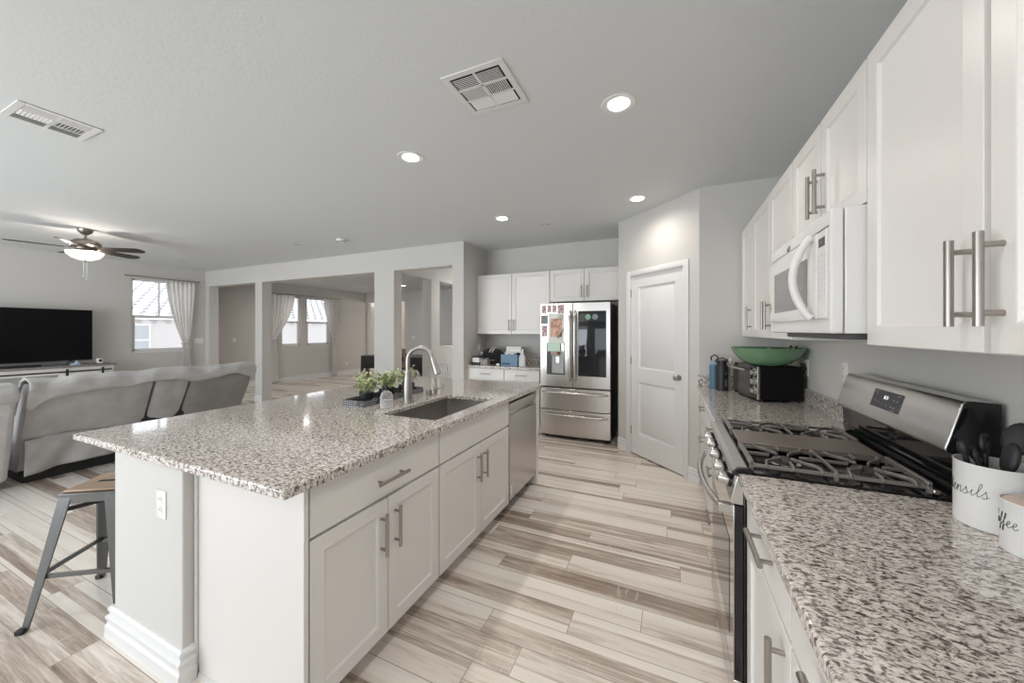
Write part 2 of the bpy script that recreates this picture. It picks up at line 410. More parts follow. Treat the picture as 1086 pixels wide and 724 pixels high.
# header wall: three piers and a beam
hw = MB()
hw.box(-10.0, YH0, 2.40, -2.985, YH1, H)
hw.box(-10.0, YH0, 0, -9.30, YH1, 2.40)
hw.box(-7.68, YH0, 0, -7.46, YH1, 2.40)
hw.box(-4.515, YH0, 0, -4.10, YH1, 2.40)
struct(hw.build('wall_header', WALL))
# living room window wall with its opening
W1 = (3.36, 4.33, 1.01, 2.44)
def wall_x(x0, x1, ya, yb, holes):
    b = MB(); y = ya
    for (h0, h1, z0, z1) in holes:
        b.box(x0, y, 0, x1, h0, H); b.box(x0, h0, 0, x1, h1, z0); b.box(x0, h0, z1, x1, h1, H); y = h1
    b.box(x0, y, 0, x1, yb, H); return b
struct(wall_x(XT - 0.16, XT, YN - 0.1, YH0, [W1]).build('wall_living', WALL))
W2 = (6.48, 7.06, 1.0, 2.40); W3 = (7.25, 8.03, 1.0, 2.40)
struct(wall_x(XD - 0.16, XD, YH1, YF + 0.1, [W2, W3]).build('wall_dining', WALL))
b = MB(); b.box(-10.0, YF, 0, -9.72, YF + 0.14, H); b.box(-9.72, YF, 2.42, -8.10, YF + 0.14, H); b.box(-8.10, YF, 0, -2.7, YF + 0.14, H)
struct(b.build('wall_dining_far', WALL))
struct(BX(-10.6, 11.6, 0, -5.0, 11.7, H).build('wall_hall_far', paint('far_wall_paint', (0.62, 0.55, 0.50))))
struct(BX(-10.7, YF, 0, -10.6, 11.7, H).build('wall_hall_left', WALL))
struct(BX(-5.0, YF + .14, 0, -4.9, 11.7, H).build('wall_hall_right', WALL))
# passage wall between hall and dining room: opening, then a cut-through niche
hx0, hx1 = -4.36, -4.15
b = MB()
b.box(hx0, YH1, 2.40, hx1, 5.61, H)
b.box(hx0, 5.61, 0, hx1, 5.88, H)
b.box(hx0, 5.88, 0, hx1, 7.1, 1.11); b.box(hx0, 5.88, 2.40, hx1, 7.1, H); b.box(hx0, 7.1, 0, hx1, YF, H)
struct(b.build('wall_passage', WALL))
struct(BX(-2.985, YB + 0.15, 0, -2.79, YF, H).build('wall_passage_right', WALL))
# wall behind the camera with openings assumed for the patio and window lamps
b = MB()
b.box(-9.6, YN - 0.12, 0, -8.0, YN, H); b.box(-8.0, YN - 0.12, 2.4, -3.2, YN, H); b.box(-3.2, YN - 0.12, 0, -2.1, YN, H)
b.box(-2.1, YN - 0.12, 0, 0.3, YN, 0.5); b.box(-2.1, YN - 0.12, 2.2, 0.3, YN, H); b.box(0.3, YN - 0.12, 0, XR + .1, YN, H)
struct(b.build('wall_rear', WALL))

# baseboards
def base_prof(t=0.016, h=0.135):
    return [(0, 0), (t, 0), (t, h*0.38), (t*0.78, h*0.42), (t*0.70, h*0.50), (t*0.92, h*0.60), (t*0.92, h*0.68), (t*0.52, h*0.73), (t*0.48, h*0.80), (t*0.70, h*0.86), (t*0.66, h*0.94), (t*0.3, h), (0, h)]
def baseboard(name, p0, p1, n, t=0.016, h=0.135):
    p0, p1, n = Vector((*p0, 0)), Vector((*p1, 0)), Vector((*n, 0)).normalized()
    pr = base_prof(t, h); k = len(pr); mb = MB()
    mb.add([p0 + n*a + Z_*z for a, z in pr] + [p1 + n*a + Z_*z for a, z in pr],
           [tuple(range(k)), tuple(range(k, 2*k))] + [(i, (i+1) % k, (i+1) % k + k, i + k) for i in range(k)])
    return struct(mb.build(name, TRIM))
pa = A + D*(dl - 0.058); pb = A + D*(dr + 0.058)
baseboard('baseboard_pantry_left', (A.x, A.y), (pa.x, pa.y), (NP.x, NP.y))
baseboard('baseboard_pantry_right', (pb.x, pb.y), (B.x, B.y), (NP.x, NP.y))
baseboard('baseboard_living', (XT, YN), (XT, YH0), (1, 0))
baseboard('baseboard_dining', (XD, YH1), (XD, YF), (1, 0))
baseboard('baseboard_dining_far', (-8.10, YF), (hx0, YF), (0, -1))
baseboard('baseboard_header_middle', (-7.68, YH0), (-7.46, YH0), (0, -1))
baseboard('baseboard_header_right', (-4.515, YH0), (-4.10, YH0), (0, -1))
baseboard('baseboard_wing', (-2.985, YH0), (XC, YH0), (0, -1))

# pantry door
d1 = bpy.data.objects.new('door_1', None); C.objects.link(d1); struct(d1)
d1.location = A + D*dl; ORIGIN['door_1'] = Vector(d1.location)
dw_, dh = 0.757, 2.032
o0 = A + D*(dl + 0.004) + NP*(-0.045) + Z_*0.014
sl = MB()
st, tr_, mr, br = 0.115, 0.125, 0.20, 0.235
p1h = dh - tr_ - 0.92 - mr + 0.0   # upper panel
zl0, zl1 = br, 0.83; zu0, zu1 = 0.83 + 0.155, dh - tr_
def dbx(u0, u1, z0, z1): return sl.panel(o0 + D*u0 + Z_*z0, D, Z_, NP, u1-u0, z1-z0, 0.035, [])
dbx(0, st, 0, dh); dbx(dw_-st, dw_, 0, dh); dbx(st, dw_-st, 0, zl0); dbx(st, dw_-st, zl1, zu0); dbx(st, dw_-st, zu1, dh)
for z0, z1 in ((zl0, zl1), (zu0, zu1)):
    sl.panel(o0 + D*st + Z_*z0, D, Z_, NP, dw_-2*st, z1-z0, 0.035, [(0.003, -0.004), (0.016, -0.015), (0.024, -0.015), (0.046, -0.003), (0.048, -0.002)])
slab = sl.build('door_slab', TRIM, d1)
kn = MB(); kc = o0 + D*(dw_-0.065) + Z_*0.945 + NP*0.035
kn.tube([kc, kc + NP*0.008, kc + NP*0.010, kc + NP*0.03, kc + NP*0.038, kc + NP*0.052, kc + NP*0.062, kc + NP*0.066], [0.030, 0.030, 0.012, 0.011, 0.022, 0.029, 0.022, 0.004], 20)
kn.build('door_knob', mat('satin_nickel', (0.5, 0.48, 0.45), 0.2, 1.0), slab)
for hz in (0.22, 1.02, 1.80):
    MB().cyl(o0 + D*(-0.002) + NP*0.040 + Z_*hz, o0 + D*(-0.002) + NP*0.040 + Z_*(hz + 0.09), 0.007, 10).build('hinge', NICKEL, slab)
# casing and jamb
cs = MB()
def cas(a, b, z0, z1):
    cs.panel(A + D*a + Z_*z0 + NP*0.0005, D, Z_, NP, b-a, z1-z0, 0.012, [(0.012, 0.006), (0.020, 0.006)])
cas(dl - 0.058, dl + 0.002, 0, top + 0.055); cas(dr - 0.002, dr + 0.058, 0, top + 0.055); cas(dl + 0.002, dr - 0.002, top - 0.002, top + 0.055)
cs.build('door_casing', TRIM, d1, bevel=0.001)
jb = MB(); pbox(jb, dl, dl + 0.003, 0, top, -0.12, 0); pbox(jb, dr - 0.003, dr, 0, top, -0.12, 0); pbox(jb, dl, dr, top - 0.008, top, -0.12, 0)
pbox(jb, dl, dr, 0, top, -0.12, -0.085)
jb.build('door_jamb', TRIM, d1)

# windows
def window(name, x, hole, mull=None):
    y0, y1, z0, z1 = hole; zm = (z0 + z1) / 2 - 0.02
    r = bpy.data.objects.new(name, None); C.objects.link(r); struct(r); r.location = (x, (y0+y1)/2, z0); ORIGIN[name] = Vector(r.location)
    f = MB(); t = 0.035; xa, xb = x - 0.12, x - 0.05
    f.box(xa, y0, z0, xb, y0 + t, z1); f.box(xa, y1 - t, z0, xb, y1, z1); f.box(xa, y0, z0, xb, y1, z0 + t); f.box(xa, y0, z1 - t, xb, y1, z1)
    f.build('window_frame', TRIM, r, bevel=0.003)
    MB().box(xa + 0.005, y0 + t, zm - 0.028, xb + 0.005, y1 - t, zm + 0.028).build('meeting_rail', TRIM, r, bevel=0.003)
    s2 = MB()
    s2.box(xa + 0.01, y0 + t, z0 + t, xb + 0.003, y0 + t + 0.03, zm); s2.box(xa + 0.01, y1 - t - 0.03, z0 + t, xb + 0.003, y1 - t, zm); s2.box(xa + 0.01, y0 + t, z0 + t, xb + 0.003, y1 - t, z0 + t + 0.03)
    s2.build('lower_sash', TRIM, r, bevel=0.003)
    if mull: BX(xa + 0.02, mull - 0.011, zm + 0.02, xb - 0.005, mull + 0.011, z1 - t).build('muntin', TRIM, r)
    BX(xa + 0.034, y0 + t, z0 + t, xa + 0.037, y1 - t, z1 - t).build('window_pane', PANE, r)
    BX(x - 0.05, y0 - 0.0, z0 - 0.02, x + 0.012, y1 + 0.0, z0 + 0.001).build('window_sill', TRIM, r, bevel=0.003)
    return r
window('window_1', XT, W1, 3.79)
window('window_2', XD, W2)
window('window_3', XD, W3)

# ================================================================== NEIGHBOUR HOUSE seen through the windows
hs = thing('house', 'pale stucco neighbouring house with scalloped tile roof outside the windows', 'house', (-12.9, 6, 0))
hwl = MB(); hwl.box(-13.1, -3, -0.1, -12.9, 16, 1.74); hwl.build('stucco_wall', STUCCO, hs)
rf = MB(); slope = math.radians(24); rows = 13; cw = 0.30
for r_ in range(rows):
    def fn(u, v, r_=r_):
        y = -3 + 19 * u; dd = r_ * 0.26 + v * 0.32
        bumpz = 0.026 * math.sin(2*PI*(y/cw + 0.5*(r_ % 2)))
        edge = 0.06 * math.cos(2*PI*(y/cw + 0.5*(r_ % 2)))
        dd2 = dd + (edge if v < 0.01 else 0)
        return (-12.68 - dd2*math.cos(slope) , y, 1.80 + dd2*math.sin(slope) + bumpz + (1 - v) * 0.075)
    rf.grid(fn, 19*20, 2)
rf.build('tile_roof', TILE, hs, solid=0.012)
for wy in (4.72, ):
    wf = MB(); wf.box(-12.9, wy - 0.24, 0.75, -12.86, wy + 0.24, 1.62); wnd = wf.build('house_window', TRIM, hs, bevel=0.01)
    BX(-12.86, wy - 0.19, 0.80, -12.855, wy + 0.19, 1.16).box(-12.86, wy - 0.19, 1.21, -12.855, wy + 0.19, 1.57).build('house_pane', mat('house_glass', (0.45, 0.5, 0.55), 0.1), wnd)
tag(struct(BX(-14, YN - 4, -0.16, -9.7, 16, -0.11).build('ground', mat('gravel', (0.5, 0.47, 0.43), 0.9))), 'pale ground outside between the houses', 'ground')
# ================================================================== ISLAND
ISX0, ISX1, ISY0, ISY1 = -2.69, -1.118, 0.745, 3.255
PX0, PX1, PY0, PY1 = -2.385, -1.80, 0.79, 3.20
struct(BX(PX0, PY0, 0, PX1, PY1, 0.884).build('wall_island', WALL, bevel=0.006))
def base_ring(name, pts, t=0.02, h=0.135):
    """mitred baseboard run along a polyline of (x,y) with the room on the left-hand side normal"""
    pr = base_prof(t, h); k = len(pr); mb = MB(); n = len(pts); vs = []
    P2 = [Vector((p[0], p[1], 0)) for p in pts]
    for i, p in enumerate(P2):
        def nrm(a, b_): d = (b_ - a).normalized(); return Vector((d.y, -d.x, 0))
        if i == 0: nn = nrm(P2[0], P2[1]); sc_ = 1
        elif i == n - 1: nn = nrm(P2[-2], P2[-1]); sc_ = 1
        else:
            a, b_ = nrm(P2[i-1], p), nrm(p, P2[i+1]); nn = (a + b_).normalized(); sc_ = 1 / nn.dot(a)
        for q, z in pr: vs.append(p + nn*q*sc_ + Z_*z)
    fs = [tuple(range(k))[::-1], tuple((n-1)*k + i for i in range(k))]
    for i in range(n-1):
        for j in range(k): fs.append((i*k+j, i*k+(j+1) % k, (i+1)*k+(j+1) % k, (i+1)*k+j))
    return struct(mb.add(vs, fs).build(name, TRIM))
base_ring('baseboard_island', [(PX0, PY1), (PX0, PY0), (PX1 + 0.0, PY0), (PX1 + 0.0, PY0 + 0.035)], 0.026, 0.14)

ICX = -1.164   # face of the carcasses; doors stand 19 mm proud
def carcass(parent, x0, x1, y0, y1, front, toe=0.10, hollow=False):
    """base cabinet box with recessed toe space; front in '+x','-x','-y'"""
    if hollow:
        b = MB().box(x0, y0, toe, x1, y0 + 0.018, 0.884).box(x0, y1 - 0.018, toe, x1, y1, 0.884).box(x0, y0 + 0.018, toe, x1, y1 - 0.018, toe + 0.018).box(x0, y0 + 0.018, toe + 0.018, x0 + 0.006, y1 - 0.018, 0.884).box(x1 - 0.018, y0 + 0.018, toe + 0.018, x1, y1 - 0.018, 0.884)
    else: b = MB().box(x0, y0, toe, x1, y1, 0.884)
    b.build('body', CAB, parent)
    ti = 0.07
    q = dict(zip(('x0', 'y0', 'x1', 'y1'), (x0, y0, x1, y1)))
    if front == '+x': q['x1'] -= ti
    if front == '-x': q['x0'] += ti
    if front == '-y': q['y0'] += ti
    BX(q['x0'], q['y0'], 0, q['x1'], q['y1'], toe).build('toe_kick', CAB, parent)
# end panel nearest the camera
ep = one(BX(PX1 + 0.002, 0.835, 0.0, ICX + 0.019, 0.853, 0.884), 'end_panel', CAB, 'white end panel closing the near end of the island beside the outlet wall', 'panel', (-1.48, 0.84, 0), bevel=0.0015)
struct(BX(PX1 + 0.0025, 0.826, 0, PX1 + 0.018, 0.8349, 0.884).build('trim_1', TRIM, bevel=0.003))
baseb = baseboard('baseboard_island_end', (PX1 + 0.03, 0.835), (ICX + 0.02, 0.835), (0, -1), 0.010, 0.022)
g = 0.004
def island_cab(label, y0, y1, drawer_pull):
    t = thing('base_cabinet', label, 'cabinet', (ICX - 0.3, (y0+y1)/2, 0))
    carcass(t, PX1 + 0.005, ICX, y0, y1, '+x', hollow=not drawer_pull)
    dz0, dz1 = 0.70, 0.876
    dr_ = slab_front(t, 'drawer' if drawer_pull else 'false_front', (ICX, y0 + g, dz0), Y_, X_, y1 - y0 - 2*g, dz1 - dz0)
    ym = (y0 + y1) / 2
    if drawer_pull: bar_pull(dr_, (ICX + 0.019, ym + 0.01, 0.775), Y_, X_, 0.185)
    wdt = ym - y0 - 1.5*g
    for i, ya in enumerate((y0 + g, ym + g/2)):
        do = shaker(t, 'door', (ICX, ya, 0.095), Y_, X_, wdt, 0.592)
        hy = ym - 0.042 if i == 0 else ym + 0.042
        bar_pull(do, (ICX + 0.019, hy, 0.545), Z_, X_, 0.18)
    return t
island_cab('white island cabinet at the near end with one wide drawer above two doors', 0.855, 1.617, True)
island_cab('white island cabinet under the sink with a plain fixed front above two doors', 1.619, 2.530, False)
# dishwasher
t = thing('dishwasher', 'stainless dishwasher built into the island beside the sink cabinet', 'dishwasher', (-1.45, 2.835, 0))
y0, y1 = 2.535, 3.140
BX(PX1 + 0.03, y0 + 0.004, 0.10, -1.185, y1 - 0.004, 0.862).build('tub', BLACKM, t)
fx = ICX + 0.021
prof = [(-1.185, 0.105), (fx, 0.105), (fx, 0.745), (fx - 0.004, 0.752), (fx - 0.026, 0.768), (fx - 0.026, 0.792), (fx - 0.001, 0.798), (fx, 0.803), (fx, 0.856), (-1.185, 0.856)]
MB().prism(prof, y0 + 0.004, y1 - 0.004, 'y').build('door', STEELV, t, bevel=0.002, ang=25)
BX(-1.24, y0 + 0.01, 0.02, -1.22, y1 - 0.01, 0.10).build('toe_plate', BLACKM, t)
BX(fx, y0 + 0.022, 0.14, fx + 0.001, y0 + 0.055, 0.215).build('energy_label', PLATE, t)
one(BX(PX1 + 0.004, 3.144, 0, ICX + 0.019, 3.20, 0.884), 'end_panel', CAB, 'white end panel at the far end of the island beside the dishwasher', 'panel', (-1.48, 3.17, 0), bevel=0.0015)

# island worktop with sink cut-out
SX0, SX1, SY0, SY1 = -1.625, -1.215, 1.685, 2.405
def slab_hole(x0, y0, x1, y1, hx0, hy0, hx1, hy1, z0, z1):
    m_ = MB(); v = []
    for z in (z0, z1): v += [(x0,y0,z),(x1,y0,z),(x1,y1,z),(x0,y1,z),(hx0,hy0,z),(hx1,hy0,z),(hx1,hy1,z),(hx0,hy1,z)]
    f = []
    for i in range(4):
        j = (i+1) % 4
        f += [(i, 4+i, 4+j, j), (8+i, 8+j, 12+j, 12+i), (i, j, 8+j, 8+i), (4+i, 12+i, 12+j, 4+j)]
    return m_.add(v, f)
one(slab_hole(ISX0, ISY0, ISX1, ISY1, SX0, SY0, SX1, SY1, 0.885, 0.917), 'countertop', GRANITE, 'large speckled granite worktop of the kitchen island', 'countertop', (-1.9, 2.0, 0.885), bevel=0.006, seg=3)
# sink
t = thing('sink', 'rectangular stainless undermount sink in the island worktop', 'sink', ((SX0+SX1)/2, (SY0+SY1)/2, 0.69))
def rrect(x0, y0, x1, y1, r, n=5):
    out = []
    for cx, cy, a0 in ((x1-r, y0+r, -90), (x1-r, y1-r, 0), (x0+r, y1-r, 90), (x0+r, y0+r, 180)):
        for i in range(n+1):
            a = math.radians(a0 + 90*i/n); out.append((cx + r*math.cos(a), cy + r*math.sin(a)))
    return out
def loft(levels):
    m_ = MB(); k = len(levels[0][0]); vs = [(p[0], p[1], z) for ring, z in levels for p in ring]; fs = []
    for i in range(len(levels)-1):
        for j in range(k): fs.append((i*k+j, i*k+(j+1) % k, (i+1)*k+(j+1) % k, (i+1)*k+j))
    fs.append(tuple((len(levels)-1)*k + j for j in range(k))); return m_.add(vs, fs)
e = 0.004
loft([(rrect(SX0-0.02, SY0-0.02, SX1+0.02, SY1+0.02, 0.02), 0.884), (rrect(SX0-e, SY0-e, SX1+e, SY1+e, 0.02), 0.884), (rrect(SX0-e, SY0-e, SX1+e, SY1+e, 0.02), 0.72),
      (rrect(SX0+0.01, SY0+0.01, SX1-0.01, SY1-0.01, 0.03), 0.70), (rrect(SX0+0.12, SY0+0.2, SX1-0.12, SY1-0.2, 0.03), 0.695)]).build('basin', SINKM, t)
MB().lathe([(0.045, 0.6955), (0.045, 0.699), (0.030, 0.699), (0.028, 0.697)], ((SX0+SX1)/2 - 0.05, (SY0+SY1)/2, 0), 24).build('drain', CHROME, t)
# tall faucet
FM = brushed('faucet_nickel', (0.42, 0.40, 0.385), 0.40, 100, 100, 100)
fx, fy, fz = -1.690, 2.015, 0.9165
t = thing('kitchen_faucet', 'tall brushed gooseneck faucet with pull-down spray head beside the sink', 'faucet', (fx, fy, fz))
MB().lathe([(0.033, 0), (0.033, 0.008), (0.031, 0.012), (0.030, 0.03), (0.0305, 0.11), (0.026, 0.17), (0.0225, 0.205), (0.0235, 0.21), (0.0235, 0.225), (0.020, 0.23)], (fx, fy, fz), 24).build('faucet_base', FM, t)
dirx = Vector((0.93, 0.36, 0)).normalized(); R = 0.088; pts = []; c0 = Vector((fx, fy, fz)) + Z_*0.30
pts.append(Vector((fx, fy, fz + 0.22)))
for i in range(0, 15):
    a = PI - (PI + 0.0) * i / 14 * 0.93
    pts.append(c0 + dirx * (R + R*math.cos(a)) + Z_ * (R*math.sin(a)))
MB().tube(pts, 0.0158, 16).build('spout', FM, t)
tip = pts[-1]; dn = (pts[-1] - pts[-2]).normalized()
MB().tube([tip - dn*0.004, tip + dn*0.002, tip + dn*0.03, tip + dn*0.09, tip + dn*0.118, tip + dn*0.12], [0.0165, 0.019, 0.019, 0.025, 0.028, 0.024], 18).build('spray_head', FM, t)
MB().tube([tip + dn*0.119, tip + dn*0.124], [0.023, 0.022], 16).build('nozzle', BLACKM, t)
sd = Vector((0.25, 0.9, 0)).normalized()
hb = Vector((fx, fy, fz + 0.15))
MB().tube([hb, hb + sd*0.03, hb + sd*0.036 + Z_*0.004, hb + sd*0.05 + Z_*0.03, hb + sd*0.058 + Z_*0.075], [0.011, 0.011, 0.008, 0.0065, 0.0055], 12).build('lever', FM, t)
# filter tap
fx, fy = -1.708, 2.365
t = thing('filter_tap', 'slim brushed filtered-water tap standing right of the tall faucet', 'tap', (fx, fy, fz))
MB().lathe([(0.022, 0), (0.022, 0.006), (0.012, 0.012), (0.011, 0.02), (0.017, 0.035), (0.018, 0.05), (0.014, 0.066), (0.008, 0.078), (0.0065, 0.10), (0.006, 0.11)], (fx, fy, fz), 18).build('tap_base', FM, t)
pts = [Vector((fx, fy, fz + 0.10)), Vector((fx, fy, fz + 0.16))]; R = 0.045; c0 = Vector((fx, fy, fz + 0.20))
for i in range(12):
    a = PI - PI*1.02*i/11; pts.append(c0 + dirx*(R + R*math.cos(a)) + Z_*R*math.sin(a)*1.1)
pts.append(pts[-1] - Z_*0.025)
MB().tube(pts, 0.0078, 12).build('spout', FM, t)
MB().tube([Vector((fx, fy, fz+0.05)), Vector((fx+0.035, fy+0.02, fz+0.052)), Vector((fx+0.045, fy+0.026, fz+0.056)), Vector((fx+0.05, fy+0.028, fz+0.085))], [0.006, 0.006, 0.006, 0.005], 10).build('lever', FM, t)
# air gap
t = thing('air_gap', 'short ribbed steel air-gap cap between the two taps', 'air gap', (-1.712, 2.285, fz))
m_ = MB().lathe([(0.022, 0), (0.022, 0.006), (0.0195, 0.008), (0.0195, 0.05), (0.017, 0.055), (0.005, 0.056)], (-1.712, 2.285, fz), 24); m_.build('cap', FM, t)
m_ = MB()
for i in range(12):
    a = 2*PI*i/12; m_.box(-1.712 + 0.0195*math.cos(a) - 0.001, 2.285 + 0.0195*math.sin(a) - 0.001, fz + 0.012, -1.712 + 0.0195*math.cos(a) + 0.001, 2.285 + 0.0195*math.sin(a) + 0.001, fz + 0.045)
m_.build('slots', DARKGREY, t)
# soap bottle
sx, sy = -1.715, 1.835
t = thing('soap_bottle', 'clear glass soap bottle with domed shoulders in front of the plant tray', 'bottle', (sx, sy, fz))
MB().lathe([(0.038, 0), (0.042, 0.004), (0.042, 0.062), (0.039, 0.082), (0.030, 0.100), (0.016, 0.111), (0.010, 0.114), (0.010, 0.120)], (sx, sy, fz), 24).build('glass_body', CLEAR, t)
MB().lathe([(0.036, 0.004), (0.0385, 0.007), (0.0385, 0.052), (0.001, 0.0522)], (sx, sy, fz), 20).build('soap', CLEAR, t)
MB().lathe([(0.0115, 0.114), (0.0115, 0.126), (0.005, 0.128), (0.004, 0.142)], (sx, sy, fz), 14).tube([(sx, sy, fz+0.140), (sx - 0.012, sy + 0.010, fz+0.144), (sx-0.030, sy+0.022, fz+0.138)], [0.005, 0.0045, 0.0035], 10).build('pump', BLACKM, t)
# plant tray: long low box, with three plants and two small cups
tl = Vector((-2.030, 1.760, fz)); tdir = Vector((-0.035, 0.655, 0)); TL = tdir.length; td = tdir.normalized(); tn = Vector((td.y, -td.x, 0))
t = thing('plant_tray', 'long black lattice tray holding three small potted plants', 'tray', tl)
def obx(mb, a0, a1, b0, b1, z0, z1):
    q = [tl + td*a0 + tn*b0, tl + td*a1 + tn*b0, tl + td*a1 + tn*b1, tl + td*a0 + tn*b1]
    return mb.add([(p.x, p.y, fz + z0) for p in q] + [(p.x, p.y, fz + z1) for p in q], [(0,3,2,1),(4,5,6,7),(0,1,5,4),(1,2,6,5),(2,3,7,6),(3,0,4,7)])
tw = 0.19
obx(MB(), 0, TL, 0, tw, 0, 0.006).build('tray_floor', LATT, t)
for a in ((0, TL, 0, 0.006), (0, TL, tw-0.006, tw), (0, 0.006, 0.006, tw-0.006), (TL-0.006, TL, 0.006, tw-0.006)):
    obx(MB(), *a, 0.006, 0.042).build('tray_side', LATT, t, bevel=0.001)
def plant(along, label, seed):
    rnd = random.Random(seed); c = tl + td*along + tn*(tw/2) + Z_*0.0065
    t = thing('potted_plant', label, 'plant', c, 'plants in the black tray')
    MB().lathe([(0.035, 0), (0.042, 0.004), (0.048, 0.066), (0.050, 0.068), (0.050, 0.074), (0.045, 0.074), (0.044, 0.060)], c, 20).build('pot', mat('black_pot', (0.018, 0.02, 0.024), 0.4), t)
    MB().lathe([(0.044, 0.058), (0.044, 0.062), (0.002, 0.066)], c, 16).build('soil', mat('soil', (0.03, 0.02, 0.015), 0.9), t)
    sm, lf = MB(), MB()
    for i in range(34):
        az = rnd.uniform(0, 2*PI); sp = rnd.uniform(0.02, 0.105); ht = rnd.uniform(0.07, 0.165) - sp*0.45
        p0 = c + Vector((0.02*math.cos(az), 0.02*math.sin(az), 0.06)); p2 = c + Vector((sp*math.cos(az), sp*math.sin(az), 0.06 + ht)); p1 = (p0 + p2)/2 + Z_*0.02
        sm.tube([p0, p1, p2], [0.0012, 0.001, 0.0008], 5)
        for k in range(11):
            f = 0.25 + 0.78*k/10; q = p0.lerp(p1, min(1, f*2)) if f < 0.5 else p1.lerp(p2, f*2 - 1)
            a2 = rnd.uniform(0, 2*PI); el = rnd.uniform(-0.2, 0.9); L_ = rnd.uniform(0.018, 0.033); wd = L_*0.33
            d = Vector((math.cos(a2)*math.cos(el), math.sin(a2)*math.cos(el), math.sin(el))); s_ = d.orthogonal().normalized(); up = d.cross(s_)*0.002
            lf.add([q, q + d*L_*0.45 + s_*wd + up, q + d*L_, q + d*L_*0.45 - s_*wd + up], [(0, 1, 2, 3)])
    sm.build('stems', LEAF, t); lf.build('foliage', LEAF, t, smooth=False)
plant(0.12, 'leafy plant in a black pot at the near end of the tray', 1)
plant(0.34, 'leafy plant in a black pot in the middle of the tray, behind the soap bottle', 2)
plant(0.585, 'leafy plant in a black pot at the far end, behind the tall faucet', 3)
for al, lb in ((0.228, 'small white cup with black lattice between the near and middle potted plants'), (0.447, 'small white cup with black lattice between the middle and far potted plants')):
    c = tl + td*al + tn*(tw*0.78) + Z_*0.0065
    one(MB().lathe([(0.026, 0), (0.030, 0.004), (0.034, 0.082), (0.031, 0.082), (0.027, 0.010)], c, 20), 'candle_cup', LATW, lb, 'cup', c, 'lattice cups in the tray')
# ================================================================== outlets / switches
def outlet(name, label, c, U, N, kind='outlet', w_=0.072, h=0.116, group=None):
    c, U, N = Vector(c), Vector(U), Vector(N)
    t = thing(name, label, 'outlet' if kind == 'outlet' else 'switch', c, group)
    MB().panel(c - U*w_/2 - Z_*h/2 + N*0.0003, U, Z_, N, w_, h, 0.004, [(0.006, 0.002)]).build('plate', PLATE, t)
    if kind == 'outlet':
        for s_ in (-1, 1):
            p = c + Z_*s_*0.022 + N*0.006
            rec = MB().tube([p - N*0.001, p + N*0.002], 0.0155, 18).build('receptacle', PLATE, t)
            sl_ = MB()
            for q in (-0.006, 0.006): sl_.panel(p + U*(q - 0.001) - Z_*0.002 + N*0.002, U, Z_, N, 0.002, 0.008, 0.0004, [])
            sl_.build('slots', SHADOWGAP, rec)
    else:
        n = max(1, round(w_ / 0.05) - 0) if w_ > 0.1 else 1
        for i in range(n):
            cx = c + U*((i - (n-1)/2) * 0.046)
            MB().panel(cx - U*0.016 - Z_*0.033 + N*0.006, U, Z_, N, 0.032, 0.066, 0.003, [(0.003, 0.0015)]).build('rocker', PLATE, t)
    return t
outlet('wall_outlet', 'white outlet on the end of the island wall, under the granite overhang', (-1.958, PY0, 0.694), X_, -Y_)
outlet('wall_outlet', 'white outlet on the wall behind the far corner of the range', (XR, 2.56, 1.19), Y_, -X_)
outlet('wall_outlet', 'white outlet behind the black toaster oven', (XR, 3.17, 1.16), Y_, -X_)
outlet('wall_outlet', 'white outlet low on the dining room window wall', (XD, 8.65, 0.36), Y_, X_)
outlet('light_switch', 'white single switch on the dining wall left of the middle pier', (XD, 5.32, 1.20), Y_, X_, 'switch')
outlet('light_switch', 'wide white switch plate beside the living room curtain', (XT, 4.43, 1.21), Y_, X_, 'switch', 0.165)
outlet('light_switch', 'white switch on the far dining wall seen through the passage opening', (-7.74, YF, 1.21), X_, -Y_, 'switch', 0.12)
outlet('wall_outlet', 'white outlet above the back counter on the wing wall', (XC, 5.02, 1.145), Y_, X_)

# ================================================================== RIGHT SIDE: base cabinets, counters, range
RF = 0.262    # carcass face; doors 19 mm proud -> 0.243
def right_base(label, y0, y1, door_handle_near=True, drawers=False):
    t = thing('base_cabinet', label, 'cabinet', (0.56, (y0+y1)/2, 0))
    carcass(t, RF, XR - 0.004, y0, y1, '-x')
    def front(z0, z1, nm): return slab_front(t, nm, (RF, y1 - g, z0), -Y_, -X_, y1 - y0 - 2*g, z1 - z0)
    if drawers:
        for z0, z1 in ((0.095, 0.375), (0.38, 0.66), (0.665, 0.876)):
            d_ = front(z0, z1, 'drawer'); bar_pull(d_, (RF - 0.019, (y0+y1)/2, (z0+z1)/2 + 0.02), Y_, -X_, 0.17)
    else:
        d_ = front(0.728, 0.876, 'drawer'); bar_pull(d_, (RF - 0.019, (y0+y1)/2 - 0.03, 0.81), Y_, -X_, 0.185)
        do = shaker(t, 'door', (RF, y1 - g, 0.095), -Y_, -X_, y1 - y0 - 2*g, 0.62)
        bar_pull(do, (RF - 0.019, y0 + 0.045 if door_handle_near else y1 - 0.045, 0.60), Z_, -X_, 0.18)
    return t
right_base('white base cabinet right beside the range on the near side, drawer over one door', 0.985, 1.493)
right_base('white base cabinet second from the range on the near side', 0.475, 0.983)
right_base('white base cabinet third from the range on the near side', -0.60, 0.473)
right_base('white drawer cabinet just beyond the range toward the pantry', 2.268, 2.86, drawers=True)
right_base('white drawer cabinet in the corner beside the pantry wall', 2.862, 3.730, drawers=True)
